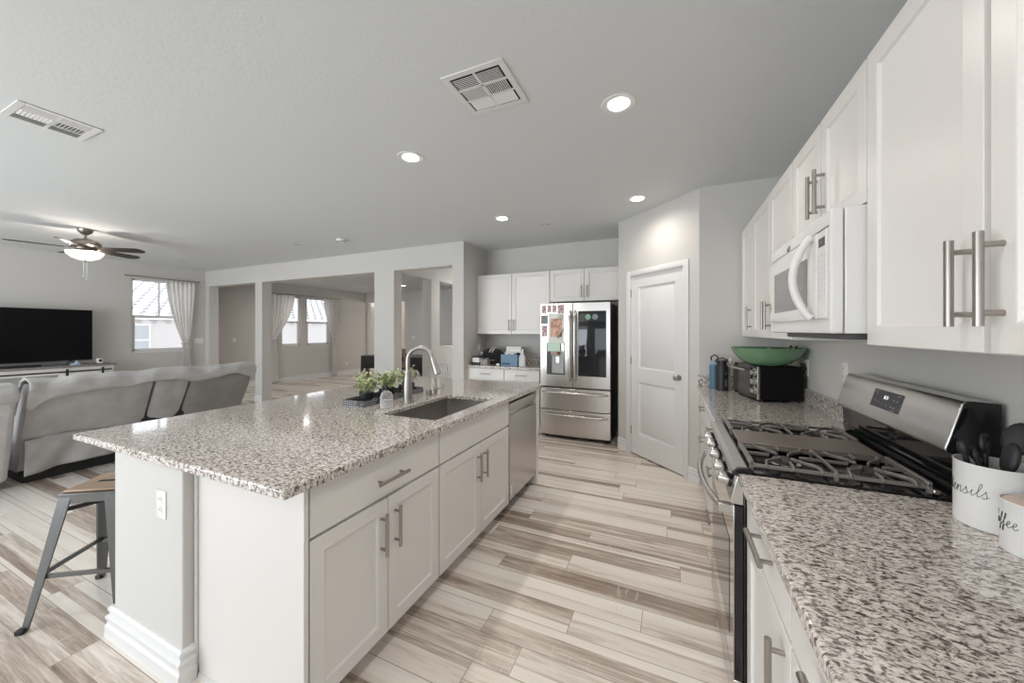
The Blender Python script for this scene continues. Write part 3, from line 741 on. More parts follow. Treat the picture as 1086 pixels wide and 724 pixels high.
def right_counter(label, y0, y1, splash_end):
    t = thing('countertop', label, 'countertop', (0.55, (y0+y1)/2, 0.885))
    BX(0.216, y0, 0.885, XR - 0.002, y1, 0.917).build('slab', GRANITE, t, bevel=0.006, seg=3)
    BX(XR - 0.022, y0, 0.9175, XR - 0.002, y1 - (0.022 if splash_end else 0), 1.02).build('backsplash', GRANITE, t, bevel=0.003)
    if splash_end: BX(0.225, y1 - 0.02, 0.9175, XR - 0.002, y1, 1.02).build('backsplash', GRANITE, t, bevel=0.003)
right_counter('speckled granite worktop in the right foreground holding the white canisters', -0.62, 1.496, False)
right_counter('speckled granite worktop beyond the range holding the toaster oven', 2.266, 3.732, True)

# range
RY0, RY1 = 1.500, 2.262
t = thing('gas_range', 'stainless gas range with black grates and a centre griddle', 'range', (0.53, 1.88, 0))
BX(0.235, RY0 + 0.002, 0.03, 0.85, RY1 - 0.002, 0.905).build('body', BLACKG, t, bevel=0.003)
for fx_ in (0.30, 0.80):
    for fy_ in (RY0 + 0.05, RY1 - 0.05): MB().cyl((fx_, fy_, 0.0), (fx_, fy_, 0.03), 0.018, 12).build('foot', BLACKM, t)
MB().panel((0.233, RY1 - 0.002, 0.035), -Y_, Z_, -X_, RY1 - RY0 - 0.004, 0.135, 0.03, []).build('drawer', STEEL, t, bevel=0.004)
BX(0.2075, RY0 + 0.002, 0.175, 0.2345, RY1 - 0.002, 0.795).build('door_core', BLACKG, t, bevel=0.002)
od = MB().panel((0.207, RY1 - 0.002, 0.175), -Y_, Z_, -X_, RY1 - RY0 - 0.004, 0.62, 0.004, [])
MIRR = mat('polished_steel', (0.58, 0.55, 0.52), 0.10, 1.0)
door = od.build('oven_door', MIRR, t, bevel=0.0015)
MB().panel((0.2035, RY1 - 0.09, 0.27), -Y_, Z_, -X_, RY1 - RY0 - 0.18, 0.36, 0.002, []).build('oven_window', FRIDGEGLASS, door, bevel=0.001)
m_ = MB(); n = 14; pts = []
for i in range(n+1):
    u = i/n; pts.append((0.172 - 0.048*math.sin(PI*u)**0.8, RY0 + 0.045 + (RY1-RY0-0.09)*u, 0.765))
m_.tube(pts, 0.012, 14)
for yy in (RY0 + 0.05, RY1 - 0.05): m_.box(0.160, yy - 0.014, 0.748, 0.205, yy + 0.014, 0.782)
m_.build('oven_handle', STEEL, door, bevel=0.002)
# control panel, slanted
cp = [(0.235, 0.80), (0.196, 0.802), (0.194, 0.812), (0.216, 0.900), (0.222, 0.915), (0.235, 0.918)]
MB().prism(cp, RY0 + 0.002, RY1 - 0.002, 'y').build('control_panel', STEEL, t, bevel=0.002, ang=20)
kd = Vector((-0.97, 0, 0.24)).normalized()
for ky in (1.585, 1.715, 1.881, 2.047, 2.177):
    c = Vector((0.203, ky, 0.858))
    k = MB().tube([c + kd*0.006, c + kd*0.007, c + kd*0.036, c + kd*0.040], [0.021, 0.0235, 0.0225, 0.020], 24).build('knob', STEEL, t)
    MB().tube([c - kd*0.006, c + kd*0.0058], [0.027, 0.0255], 24).build('knob_bezel', BLACKG, k)
    MB().bar(c + kd*0.0405 - Z_*0.019, c + kd*0.0405 + Z_*0.019, 0.008, 0.006, kd).build('knob_grip', STEEL, k, bevel=0.001)
# cooktop
ct = [(0.196, 0.905), (0.200, 0.918), (0.215, 0.930), (0.255, 0.933), (0.265, 0.922), (0.735, 0.922), (0.748, 0.935), (0.86, 0.935), (0.86, 0.90), (0.235, 0.90)]
MB().prism(ct, RY0, RY1, 'y').build('cooktop', BLACKG, t, bevel=0.002, ang=25)
MB().prism([(0.194, 0.908), (0.198, 0.921), (0.214, 0.9325), (0.246, 0.9345), (0.246, 0.932), (0.215, 0.929), (0.201, 0.917), (0.197, 0.905)], RY0 + 0.012, RY1 - 0.012, 'y').build('front_trim', STEEL, t, ang=25)
BX(0.725, RY0 + 0.01, 0.925, 0.742, RY1 - 0.01, 0.94).build('rear_trim', STEEL, t, bevel=0.003)
GZ = 0.952
BUR = [(0.385, 1.64), (0.615, 1.64), (0.385, 2.122), (0.615, 2.122)]
for bx_, by_ in BUR:
    bb = MB().lathe([(0.05, 0.9225), (0.05, 0.930), (0.040, 0.934), (0.036, 0.934)], (bx_, by_, 0), 24).build('burner', CHROME, t)
    MB().lathe([(0.036, 0.934), (0.038, 0.936), (0.038, 0.942), (0.034, 0.945), (0.002, 0.946)], (bx_, by_, 0), 24).build('burner_cap', DARKGREY, bb)
def rail(mb, pts, wd=0.0072, ht=0.012):
    for a, b_ in zip(pts[:-1], pts[1:]): mb.bar(a, b_, wd, ht)
def grate(y0, y1, by):
    mb = MB(); x0, x1 = 0.262, 0.722
    rail(mb, [(x0, y0, GZ), (x0, y1, GZ)], 0.013, 0.016); rail(mb, [(x1, y0, GZ), (x1, y1, GZ)], 0.012, 0.016)
    for yy in (y0 + 0.006, y1 - 0.006): rail(mb, [(x0, yy, GZ - 0.010), (x1, yy, GZ - 0.010)], 0.010, 0.012)
    rail(mb, [(0.50, y0, GZ), (0.50, y1, GZ)])
    for bx_ in (0.385, 0.615):
        for sx in (-1, 1):
            for sy, yr in ((-1, y0), (1, y1)):
                # S-shaped finger: from the side rail up, in toward the burner, then back out
                rail(mb, [(bx_ + sx*0.078, yr, GZ - 0.012), (bx_ + sx*0.078, yr - sy*0.010, GZ), (bx_ + sx*0.072, yr - sy*0.040, GZ), (bx_ + sx*0.030, by + sy*0.045, GZ), (bx_ + sx*0.016, by + sy*0.022, GZ)])
            rail(mb, [(bx_ + sx*0.115, by, GZ), (bx_ + sx*0.045, by, GZ)])
        for sy, yr in ((-1, y0), (1, y1)):
            rail(mb, [(bx_, yr, GZ - 0.012), (bx_, yr - sy*0.008, GZ), (bx_, yr - sy*0.050, GZ)])
    for xx in (x0, 0.50, x1):
        for yy in (y0 + 0.006, y1 - 0.006): mb.box(xx - 0.006, yy - 0.006, 0.9222, xx + 0.006, yy + 0.006, GZ)
    return mb.build('grate', IRON, t, bevel=0.002)
grate(1.520, 1.768, 1.64); grate(1.994, 2.242, 2.122)
gr = MB().box(0.262, 1.775, 0.942, 0.722, 1.987, 0.956)
gp = gr.build('griddle', mat('griddle_plate', (0.25, 0.215, 0.19), 0.42, 0.5), t, bevel=0.004)
gs = MB()
for yy in (1.785, 1.977):
    for xx in (0.28, 0.70): gs.box(xx - 0.008, yy - 0.006, 0.9222, xx + 0.008, yy + 0.006, 0.9425)
gs.build('griddle_feet', IRON, gp)
# backguard
P = [(0.775, 0.935), (0.768, 0.95), (0.762, 1.06), (0.858, 1.06), (0.858, 0.935)]
MB().prism(P, RY0 + 0.004, RY1 - 0.004, 'y').build('backguard_base', BLACKG, t, bevel=0.002)
P = [(0.752, 1.058), (0.744, 1.064), (0.743, 1.072), (0.780, 1.205), (0.788, 1.214), (0.80, 1.216), (0.858, 1.212), (0.858, 1.058)]
bgd = MB().prism(P, RY0, RY1, 'y').build('backguard', STEEL, t, bevel=0.004, ang=30)
MB().prism([(p[0]*0.98 + 0.017, p[1]) for p in P], RY0 - 0.004, RY0 - 0.0002, 'y').build('end_cap', BLACKG, bgd, bevel=0.001)
MB().prism([(p[0]*0.98 + 0.017, p[1]) for p in P], RY1 + 0.0002, RY1 + 0.003, 'y').build('end_cap', BLACKG, bgd, bevel=0.001)
bn = Vector((-(1.205-1.072), 0, (0.780-0.743))).normalized(); bv = Vector((0.037, 0, 0.133)).normalized(); bo = Vector((0.743, 0, 1.072))
dp = MB().panel(bo + bv*0.045 + Y_*1.970 - bn*0.001, -Y_, bv, bn, 0.20, 0.072, 0.003, []).build('display', DARKGREY, bgd, bevel=0.001)
def font_mesh(txt, size):
    cu = bpy.data.curves.new('t', 'FONT'); cu.body = txt; cu.size = size; cu.align_x = 'CENTER'; cu.extrude = 0.0
    o = bpy.data.objects.new('t', cu); C.objects.link(o); bpy.context.view_layer.update()
    me = bpy.data.meshes.new_from_object(o.evaluated_get(bpy.context.evaluated_depsgraph_get()))
    out = [v.co.copy() for v in me.vertices], [tuple(p.vertices) for p in me.polygons]
    bpy.data.objects.remove(o); return out
def put_text(parent, name, txt, size, c, U, V, N, m):
    vs_, fs_ = font_mesh(txt, size); c, U, V, N = Vector(c), Vector(U), Vector(V), Vector(N)
    return MB().add([c + U*v.x + V*v.y + N*0.0006 for v in vs_], fs_).build(name, m, parent, smooth=False)
dc = bo + bv*0.045 + Y_*1.870 + bn*0.0022
put_text(dp, 'clock_digits', '8:31', 0.019, dc + bv*0.040, -Y_, bv, bn, DIGIT)
mk = MB()
for (u, v, s_) in ((-.085,.056,.004),(-.07,.050,.006),(-.085,.026,.004),(-.066,.024,.005),(-.046,.020,.005),(-.03,.018,.003),(-.012,.018,.003),(.014,.014,.005),(.046,.014,.006),(.066,.014,.006),(.054,.040,.006),(.076,.040,.006)):
    mk.panel(dc - Y_*u + bv*(v - .0) + Y_*s_/2 + bn*0.0002, -Y_, bv, bn, s_, s_, 0.0004, [])
for (u, v, l_) in ((-.075,.063,.016),(.078,.062,.018),(.062,.004,.022)):
    mk.panel(dc - Y_*u + bv*v + Y_*l_/2 + bn*0.0002, -Y_, bv, bn, l_, 0.0025, 0.0004, [])
mk.build('button_marks', mat('grey_print', (0.4, 0.41, 0.42), 0.6), dp)
# ================================================================== UPPER CABINETS, right wall
UF = 0.584   # carcass face, doors stand to 0.565
UZ0, UZ1 = 1.374, 2.288
def upper_right(label, y0, y1, z0, z1, doors):
    """doors: list of (y0,y1,handle_y or None)"""
    t = thing('wall_cabinet', label, 'cabinet', (0.72, (y0+y1)/2, z0))
    BX(UF, y0, z0, XR - 0.003, y1, z1).build('body', CAB, t, bevel=0.001)
    for a, b_, hy in doors:
        d_ = shaker(t, 'door', (UF, b_ - g, z0 + 0.003), -Y_, -X_, b_ - a - 2*g, z1 - z0 - 0.006)
        if hy is not None: bar_pull(d_, (UF - 0.019, hy, z0 + 0.145 if z1 - z0 > 0.6 else z0 + 0.16), Z_, -X_, 0.18)
    return t
upper_right('tall white wall cabinet nearest the camera, right of the microwave', 0.547, 1.497, UZ0, UZ1, [(1.026, 1.497, 1.062), (0.547, 1.016, 0.982)])
upper_right('white wall cabinet at the right edge beyond the nearest cabinet', -0.5, 0.545, UZ0, UZ1, [(0.022, 0.545, 0.06), (-0.5, 0.022, -0.02)])
upper_right('short white wall cabinet above the microwave', 1.499, 2.263, 1.828, UZ1, [(1.499, 1.881, 1.841), (1.881, 2.263, 1.921)])
upper_right('white double-door wall cabinet just left of the microwave', 2.265, 3.240, UZ0, UZ1, [(2.265, 2.735, 2.70), (2.735, 3.240, 2.775)])
upper_right('narrow white wall cabinet in the corner by the pantry wall', 3.242, 3.70, UZ0, UZ1, [(3.242, 3.70, 3.30)])
struct(BX(UF, 3.702, UZ0, UF + 0.02, 3.7345, UZ1).build('trim_2', CAB))

# microwave
t = thing('microwave', 'white over-the-range microwave with curved handle', 'microwave', (0.66, 1.88, 1.41))
my0, my1, mz0, mz1 = 1.503, 2.259, 1.412, 1.824
BX(0.515, my0, mz0, XR - 0.004, my1, mz1).build('body', APPL, t, bevel=0.004)
mfx = 0.512
fr = BX(0.478, my0, mz0, mfx, my1, mz1 - 0.0).build('front', APPL, t, bevel=0.006, seg=3)
# door is the left (far) part below the vent strip
dy0, dy1, dz0, dz1 = 1.600, my1 - 0.012, mz0 + 0.050, mz1 - 0.060
md_ = MB().panel((0.479, dy1, dz0), -Y_, Z_, -X_, dy1 - dy0, dz1 - dz0, 0.010, [(0.012, 0.003), (0.020, 0.003)]).build('door', APPL, t, bevel=0.003)
MB().panel((0.4665, dy1 - 0.095, dz0 + 0.045), -Y_, Z_, -X_, 0.47, 0.185, 0.001, []).build('door_window', GREYGLASS, md_)
pts = []
for i in range(17):
    u = i/16; pts.append((0.462 - 0.050*math.sin(PI*u)**0.75, dy0 + 0.026 + 0.02*math.sin(PI*u), dz0 + 0.004 + (dz1 - dz0 - 0.01)*u))
MB().tube(pts, 0.0135, 14).build('door_handle', APPL, md_)
BX(0.4765, my0 + 0.015, dz1 + 0.004, 0.4785, my1 - 0.012, dz1 + 0.008).build('seam', DARKGREY, t)
BX(0.4705, my0 + 0.020, dz0, 0.479, dy0 - 0.006, dz1).build('keypad_panel', APPL, t, bevel=0.003)
kp = MB(); rnd = random.Random(3)
BX(0.4695, my0 + 0.025, dz1 - 0.055, 0.4706, my0 + 0.078, dz1 - 0.025).build('display', DARKGREY, t)
put_text(t, 'clock_digits', '3:31', 0.014, (0.4694, my0 + 0.051, dz1 - 0.046), -Y_, Z_, -X_, mat('dim_digits', (0.4, 0.42, 0.42), 0.5))
for r_ in range(8):
    for c_ in range(3):
        y = my0 + 0.026 + c_*0.026; z = dz1 - 0.085 - r_*0.020
        kp.box(0.4700, y - 0.005, z, 0.4706, y + 0.006, z + 0.003)
        kp.box(0.4700, y - 0.003, z - 0.008, 0.4706, y + 0.003, z - 0.005)
kp.build('key_marks', mat('key_print', (0.38, 0.38, 0.38), 0.6), t)
# small metal emblem: oval swoosh and stroke
eb = MB(); ec = Vector((0.4775, 1.965, mz1 - 0.042)); pts = []
for i in range(25):
    a = 2*PI*i/24; pts.append(ec - Y_*(0.020*math.cos(a)) + Z_*(0.011*math.sin(a) + 0.006*math.cos(a)))
eb.tube(pts, 0.0016, 6)
eb.tube([ec + Y_*0.022 + Z_*0.006, ec + Y_*0.012 - Z_*0.006, ec + Y_*0.004 + Z_*0.004, ec - Y_*0.006 - Z_*0.006, ec - Y_*0.022 + Z_*0.012], 0.0018, 6)
eb.build('emblem', PEWTER, t)
BX(0.53, my0 + 0.015, 1.392, 0.86, my1 - 0.05, 1.4118).build('vent_underside', DARKGREY, t, bevel=0.004)
bk = MB(); bk.tube([(0.474, my1 - 0.045, dz0 + 0.03), (0.462, my1 - 0.047, dz0 + 0.07), (0.474, my1 - 0.045, dz0 + 0.11)], [0.003, 0.004, 0.003], 8); bk.build('latch_tab', PEWTER, t)

# ================================================================== BACK WALL cabinets, counter, fridge
def back_upper(label, x0, x1, z0, doors):
    t = thing('wall_cabinet', label, 'cabinet', ((x0+x1)/2, 5.1, z0)); yf = 4.969
    BX(x0, yf, z0, x1, YB - 0.003, UZ1).build('body', CAB, t, bevel=0.001)
    for a, b_, hx in doors:
        d_ = shaker(t, 'door', (a + g, yf, z0 + 0.003), X_, -Y_, b_ - a - 2*g, UZ1 - z0 - 0.006)
        bar_pull(d_, (hx, yf - 0.019, z0 + 0.135), Z_, -Y_, 0.17)
back_upper('white two-door wall cabinet above the back counter', XC + 0.003, -1.598, UZ0, [(XC + 0.003, -2.195, -2.232), (-2.195, -1.598, -2.158)])
back_upper('short white two-door wall cabinet above the refrigerator', -1.596, -0.598, 1.836, [(-1.596, -1.097, -1.135), (-1.097, -0.598, -1.059)])
def back_base(label, x0, x1):
    t = thing('base_cabinet', label, 'cabinet', ((x0+x1)/2, 4.95, 0)); yf = 4.669
    carcass(t, x0, x1, yf, YB - 0.003, '-y')
    d_ = slab_front(t, 'drawer', (x0 + g, yf, 0.715), X_, -Y_, x1 - x0 - 2*g, 0.160); bar_pull(d_, ((x0+x1)/2, yf - 0.019, 0.80), X_, -Y_, 0.17)
    xm = (x0+x1)/2
    do = shaker(t, 'door', (x0 + g, yf, 0.095), X_, -Y_, x1 - x0 - 2*g, 0.612)
    bar_pull(do, (x1 - 0.05, yf - 0.019, 0.60), Z_, -Y_, 0.17)
back_base('white base cabinet under the back counter against the wing wall', XC + 0.022, -2.182)
back_base('white base cabinet under the back counter beside the refrigerator', -2.180, -1.645)
struct(BX(XC + 0.001, 4.65, 0.1, XC + 0.0215, 4.67, 0.884).build('trim_3', CAB))
t = thing('countertop', 'small granite worktop on the back wall left of the refrigerator', 'countertop', (-2.2, 4.95, 0.885))
BX(XC + 0.002, 4.628, 0.885, -1.625, YB - 0.002, 0.917).build('slab', GRANITE, t, bevel=0.006, seg=3)
BX(XC + 0.024, YB - 0.022, 0.9175, -1.625, YB - 0.002, 1.02).build('backsplash', GRANITE, t, bevel=0.003)
BX(XC + 0.002, 4.64, 0.9175, XC + 0.022, YB - 0.002, 1.02).build('backsplash', GRANITE, t, bevel=0.003)

# refrigerator
t = thing('refrigerator', 'stainless french-door refrigerator covered with magnets and photos on its left door', 'refrigerator', (-1.148, 4.9, 0))
fx0, fx1, fyf = -1.607, -0.690, 4.555
fxm = fx0 + 0.445
BX(fx0 + 0.004, 4.635, 0.03, fx1 - 0.004, YB - 0.04, 1.775).build('body', mat('fridge_side', (0.035, 0.034, 0.033), 0.4, 0.3), t, bevel=0.004)
for xx in (fx0 + 0.06, fx1 - 0.06): MB().cyl((xx, 4.68, 0), (xx, 4.68, 0.03), 0.022, 12).build('foot', BLACKM, t)
def bowed(x0, x1, z0, z1, bow=0.016, n=10, skip=None):
    m_ = MB(); poly = [(x0, 4.63), (x1, 4.63)]
    for i in range(n+1):
        u = i/n; x = x1 + (x0 - x1)*u; s_ = (x - (fx0+fx1)/2) / ((fx1-fx0)/2); poly.append((x, fyf + bow*s_*s_))
    return m_.prism(poly, z0, z1, 'z')
z0d = 0.692
ld = bowed(fx0, fxm - 0.003, z0d, 1.785).build('left_door', STEELV, t, bevel=0.004, ang=20)
rd = bowed(fxm + 0.003, fx1, z0d, 1.785).build('right_door', STEELV, t, bevel=0.004, ang=20)
for z0_, z1_ in ((0.395, 0.675), (0.06, 0.385)):
    dd = bowed(fx0, fx1, z0_, z1_).build('freezer_drawer', STEELV, t, bevel=0.004, ang=20)
    pts = []
    for i in range(15):
        u = i/14; x = fx0 + 0.035 + (fx1 - fx0 - 0.07)*u; s_ = (x - (fx0+fx1)/2)/((fx1-fx0)/2)
        pts.append((x, fyf + 0.016*s_*s_ - 0.045 * min(1, math.sin(PI*u)*5), z1_ - 0.055 ))
    MB().tube(pts, 0.016, 14).build('drawer_handle', STEEL, dd)
for d_, hx, sg in ((ld, fxm - 0.030, -1), (rd, fxm + 0.036, 1)):
    pts = []
    for i in range(17):
        u = i/16; pts.append((hx, fyf + 0.004 - 0.050*min(1, math.sin(PI*u)*4) - 0.006*math.sin(PI*u), z0d + 0.09 + 0.90*u))
    MB().tube(pts, 0.017, 14).build('door_handle', STEEL, d_)
# dark glass in the right door
gx0, gx1 = fxm + 0.072, fx1 - 0.05
MB().panel((gx0, fyf + 0.0035, 0.845), X_, Z_, -Y_, gx1 - gx0, 0.83, 0.006, [(0.004, 0.001)]).build('glass_panel', FRIDGEGLASS, rd)
# dispenser in the left door
cav = MB(); dx0, dx1, ez0, ez1 = fx0 + 0.095, fx0 + 0.345, 0.85, 1.27
cav.panel((dx0, fyf + 0.006, ez0), X_, Z_, -Y_, dx1 - dx0, ez1 - ez0, 0.008, [(0.012, 0), (0.014, -0.004)]); cav.build('dispenser_bezel', DARKGREY, ld, bevel=0.001)
MB().panel((dx0 + 0.075, fyf + 0.004, ez0 + 0.02), X_, Z_, -Y_, 0.155, 0.29, 0.014, [(0.03, -0.005)]).build('dispenser_recess', mat('dispenser_grey', (0.36, 0.38, 0.38), 0.35), ld, bevel=0.002)
MB().panel((dx0 + 0.13, fyf - 0.004, ez0 + 0.15), X_, Z_, -Y_, 0.05, 0.09, 0.012, []).build('paddle', STEEL, ld, bevel=0.003)
# things stuck to the left door
def stuck(name, m, x0, z0, w_, h, label, cat, group=None, t_=0.0015, lift=0.0):
    xm = x0 + w_/2; s_ = (xm - (fx0+fx1)/2)/((fx1-fx0)/2); sl_ = 2*0.016*s_/((fx1-fx0)/2)
    yb = fyf + 0.016*s_*s_ - 0.0012 - lift - abs(sl_)*w_/2
    U = Vector((1, sl_, 0)).normalized(); N = Vector((sl_, -1, 0)).normalized()
    c = Vector((xm, yb, z0 + h/2))
    return one(MB().panel(c - U*w_/2 - Z_*h/2, U, Z_, N, w_, h, t_, []), name, m, label, cat, c, group)
L0 = fx0
gph = 'photos and cards on the refrigerator'
stuck('photo_print', PHOTO1, L0 + 0.022, 1.655, 0.062, 0.105, 'small photo at the top left corner of the refrigerator door', 'photo', gph)
stuck('photo_print', PHOTO1, L0 + 0.100, 1.665, 0.058, 0.095, 'second small photo from the left along the top of the refrigerator door', 'photo', gph)
stuck('photo_print', PHOTO1, L0 + 0.172, 1.665, 0.055, 0.095, 'third small photo from the left along the top of the refrigerator door', 'photo', gph)
stuck('photo_print', PHOTO1, L0 + 0.243, 1.650, 0.090, 0.112, 'widest photo at the right of the top row on the refrigerator door', 'photo', gph)
stuck('grey_card', GREYCARD, L0 + 0.012, 1.515, 0.095, 0.115, 'dark grey card below the top left photo on the refrigerator', 'card')
stuck('photo_print', PHOTO1, L0 + 0.018, 1.345, 0.085, 0.150, 'photo below the dark grey card at the left of the refrigerator door', 'photo', gph)
stuck('paper_sheet', PAPER, L0 + 0.118, 1.255, 0.21, 0.40, 'large white sheet behind the brown picture on the refrigerator', 'paper')
stuck('picture_card', PHOTO2, L0 + 0.150, 1.345, 0.155, 0.24, 'brown plaque-like picture in the middle of the refrigerator door', 'picture', None, 0.002, 0.0035)
stuck('mint_card', MINT, L0 + 0.110, 1.155, 0.175, 0.115, 'pale mint card above the refrigerator dispenser', 'card', None, 0.002, 0.012)
s_ = -0.3
c = Vector((L0 + 0.285, fyf - 0.006, 1.60)); m_ = MB(); pts = [c + Vector((0.030*math.cos(2*PI*i/24), 0, 0.030*math.sin(2*PI*i/24))) for i in range(25)]
m_.tube(pts, 0.004, 8)
for i in range(3): m_.tube([c + Vector((0.03*math.cos(PI*i/3), 0, 0.03*math.sin(PI*i/3))), c - Vector((0.03*math.cos(PI*i/3), 0, 0.03*math.sin(PI*i/3)))], 0.002, 6)
one(m_, 'round_magnet', PEWTER, 'round spoked metal magnet at the upper right of the brown picture', 'magnet', c)
c = Vector((L0 + 0.275, fyf - 0.022, 1.37))
one(MB().tube([c + Vector((-0.03, 0, -0.03)), c + Vector((0, 0, 0)), c + Vector((0.05, 0, 0.075))], [0.018, 0.010, 0.005], 8), 'clip_magnet', CHROME, 'silver clip magnet at the lower right of the brown picture', 'magnet', c)
c = Vector((L0 + 0.188, fyf - 0.006, 1.135))
one(MB().panel(c - X_*0.035 - Z_*0.028, X_, Z_, -Y_, 0.07, 0.05, 0.006, [(0.01, 0.003)]), 'tan_magnet', mat('tan_clay', (0.42, 0.30, 0.24), 0.6), 'tan magnet under the pale mint card', 'magnet', c, bevel=0.004)
c = Vector((L0 + 0.263, fyf - 0.006, 1.135))
one(MB().tube([c - Y_*0.0, c - Y_*0.006, c - Y_*0.009], [0.026, 0.024, 0.015], 16), 'brown_magnet', mat('brown_clay', (0.13, 0.05, 0.03), 0.5), 'round dark brown magnet under the right end of the mint card', 'magnet', c)
for gxo, col, lb in ((0.055, (0.05, 0.05, 0.05), 'dark round sticker at the top left of the refrigerator glass'), (0.125, (0.20, 0.36, 0.26), 'pale green sticker at the top middle of the refrigerator glass'), (0.215, (0.20, 0.22, 0.24), 'grey sticker at the top right of the refrigerator glass')):
    c = Vector((gx0 + gxo, fyf - 0.0046, 1.60)); m_ = MB().tube([c, c - Y_*0.001], 0.036 if gxo > 0.06 else 0.042, 20)
    one(m_, 'sticker', mat('sticker', col, 0.5), lb, 'sticker', c)

# items on the back counter
cz = 0.9175
t = thing('white_box', 'stack of white box with dark lid at the left end of the back counter', 'box', (-2.62, 4.80, cz))
BX(-2.70, 4.72, cz, -2.56, 4.86, cz + 0.035).build('tray_base', BLACKM, t, bevel=0.004)
BX(-2.69, 4.73, cz + 0.0352, -2.57, 4.85, cz + 0.105).build('box_body', PLATE, t, bevel=0.004)
BX(-2.695, 4.725, cz + 0.1052, -2.565, 4.855, cz + 0.125).build('lid', BLACKM, t, bevel=0.003)
one(BX(-2.545, 4.73, cz, -2.42, 4.83, cz + 0.07).box(-2.54, 4.735, cz + 0.0702, -2.43, 4.825, cz + 0.085), 'grey_box', mat('taupe_card', (0.33, 0.30, 0.28), 0.6), 'small taupe box in front of the black striped bag', 'box', (-2.48, 4.78, cz), bevel=0.004)
one(MB().tube([(-2.66, 5.05, cz + 0.004), (-2.655, 5.05, cz + 0.12), (-2.62, 5.05, cz + 0.20), (-2.54, 5.06, cz + 0.235), (-2.47, 5.08, cz + 0.22), (-2.45, 5.09, cz + 0.12), (-2.45, 5.09, cz + 0.006)], 0.008, 8), 'white_cable', PLATE, 'white cable looping up behind the black bag', 'cable', (-2.55, 5.05, cz))
t = thing('striped_bag', 'black bag with white stripes across its rounded top on the back counter', 'bag', (-2.37, 4.95, cz))
MB().grid(lambda u, v: (-2.37 + 0.155*math.cos(2*PI*u)*(1 - 0.12*v), 4.97 + 0.10*math.sin(2*PI*u)*(1 - 0.12*v), cz + 0.13*v), 24, 4).build('lower_pouch', CLOTHB, t, solid=0.004)
MB().ball((-2.38, 4.97, cz + 0.155), 0.1, 24, (1.85, 1.15, 0.88)).build('rounded_top', CLOTHB, t)
m_ = MB()
for off in (0.02, 0.065):
    pts = []
    for i in range(13):
        a = 0.25 + (PI*0.62)*i/12; x = off - 0.02 + 0.03*i/12
        rr = math.sqrt(max(0.02, 1 - (x/0.185)**2)); pts.append((-2.38 + x, 4.97 - 0.117*rr*math.cos(a), cz + 0.155 + 0.0895*rr*math.sin(a)))
    m_.tube(pts, 0.0085, 8)
m_.build('stripes', PLATE, t)
m_ = MB().tube([(-2.515, 4.865, cz + 0.165), (-2.515, 4.855, cz + 0.165)], 0.024, 16); m_.tube([(-2.415, 4.862, cz + 0.075), (-2.415, 4.856, cz + 0.075)], 0.020, 16); m_.tube([(-2.37, 4.868, cz + 0.055), (-2.30, 4.872, cz + 0.06)], 0.006, 8)
m_.build('badges', mat('grey_badge', (0.45, 0.45, 0.45), 0.5), t)
t = thing('white_box', 'white framed box standing behind the blue box on the back counter', 'box', (-2.06, 5.12, cz))
MB().panel((-2.175, 5.17, cz), X_, Z_, -Y_, 0.25, 0.265, 0.10, [(0.03, 0), (0.034, -0.012)]).build('case', PLATE, t, bevel=0.012)
MB().panel((-2.11, 5.08, cz + 0.07), X_, Z_, -Y_, 0.13, 0.12, 0.003, []).build('label_card', PAPER, t)
t = thing('blue_box', 'blue open-topped plastic box in the middle of the back counter', 'box', (-2.05, 4.87, cz))
q = (-2.180, 4.80, -1.915, 4.99); hh = 0.165
m_ = MB().box(q[0], q[1], cz, q[2], q[3], cz + 0.005)
m_.box(q[0], q[1], cz + 0.005, q[0] + 0.005, q[3], cz + hh); m_.box(q[2] - 0.005, q[1], cz + 0.005, q[2], q[3], cz + hh); m_.box(q[0], q[1], cz + 0.005, q[2], q[1] + 0.005, cz + hh); m_.box(q[0], q[3] - 0.005, cz + 0.005, q[2], q[3], cz + hh)
m_.build('walls', BLUEBOX, t, bevel=0.002)
MB().panel((-2.165, q[1] - 0.0005, cz + 0.02), X_, Z_, -Y_, 0.13, 0.028, 0.002, []).build('front_slot', mat('navy', (0.03, 0.06, 0.12), 0.5), t)
for i, (xx, hz, m2) in enumerate(((-2.13, 0.20, PAPER), (-2.06, 0.19, PAPER), (-1.98, 0.185, CLOTHB))):
    one(BX(xx, 4.84 + 0.04*i, cz + 0.006, xx + 0.055, 4.85 + 0.04*i, cz + hz), 'folded_paper' if m2 is PAPER else 'dark_folder', m2, ('leftmost folded white paper sticking out of the blue box', 'second folded white paper in the blue box', 'dark folder standing at the right inside the blue box')[i], 'paper', (xx, 4.85, cz))
one(BX(-2.235, 4.76, cz, -2.19, 4.795, cz + 0.035), 'white_tub', PLATE, 'tiny white tub at the lower left corner of the blue box', 'tub', (-2.21, 4.78, cz), bevel=0.008)
t = thing('spray_bottle', 'pale squeeze bottle with a pointed cap beside the blue box', 'bottle', (-1.835, 4.83, cz))
loft([(rrect(-1.885, 4.80, -1.785, 4.86, 0.02), cz), (rrect(-1.887, 4.798, -1.783, 4.862, 0.02), cz + 0.01), (rrect(-1.885, 4.80, -1.785, 4.86, 0.02), cz + 0.14), (rrect(-1.865, 4.81, -1.805, 4.85, 0.018), cz + 0.165)]).build('bottle_body', mat('pale_bottle', (0.55, 0.58, 0.58), 0.35), t)
MB().lathe([(0.027, 0.165), (0.027, 0.185), (0.018, 0.19), (0.006, 0.245), (0.002, 0.25)], (-1.835, 4.83, cz), 16).build('pointed_cap', PLATE, t)

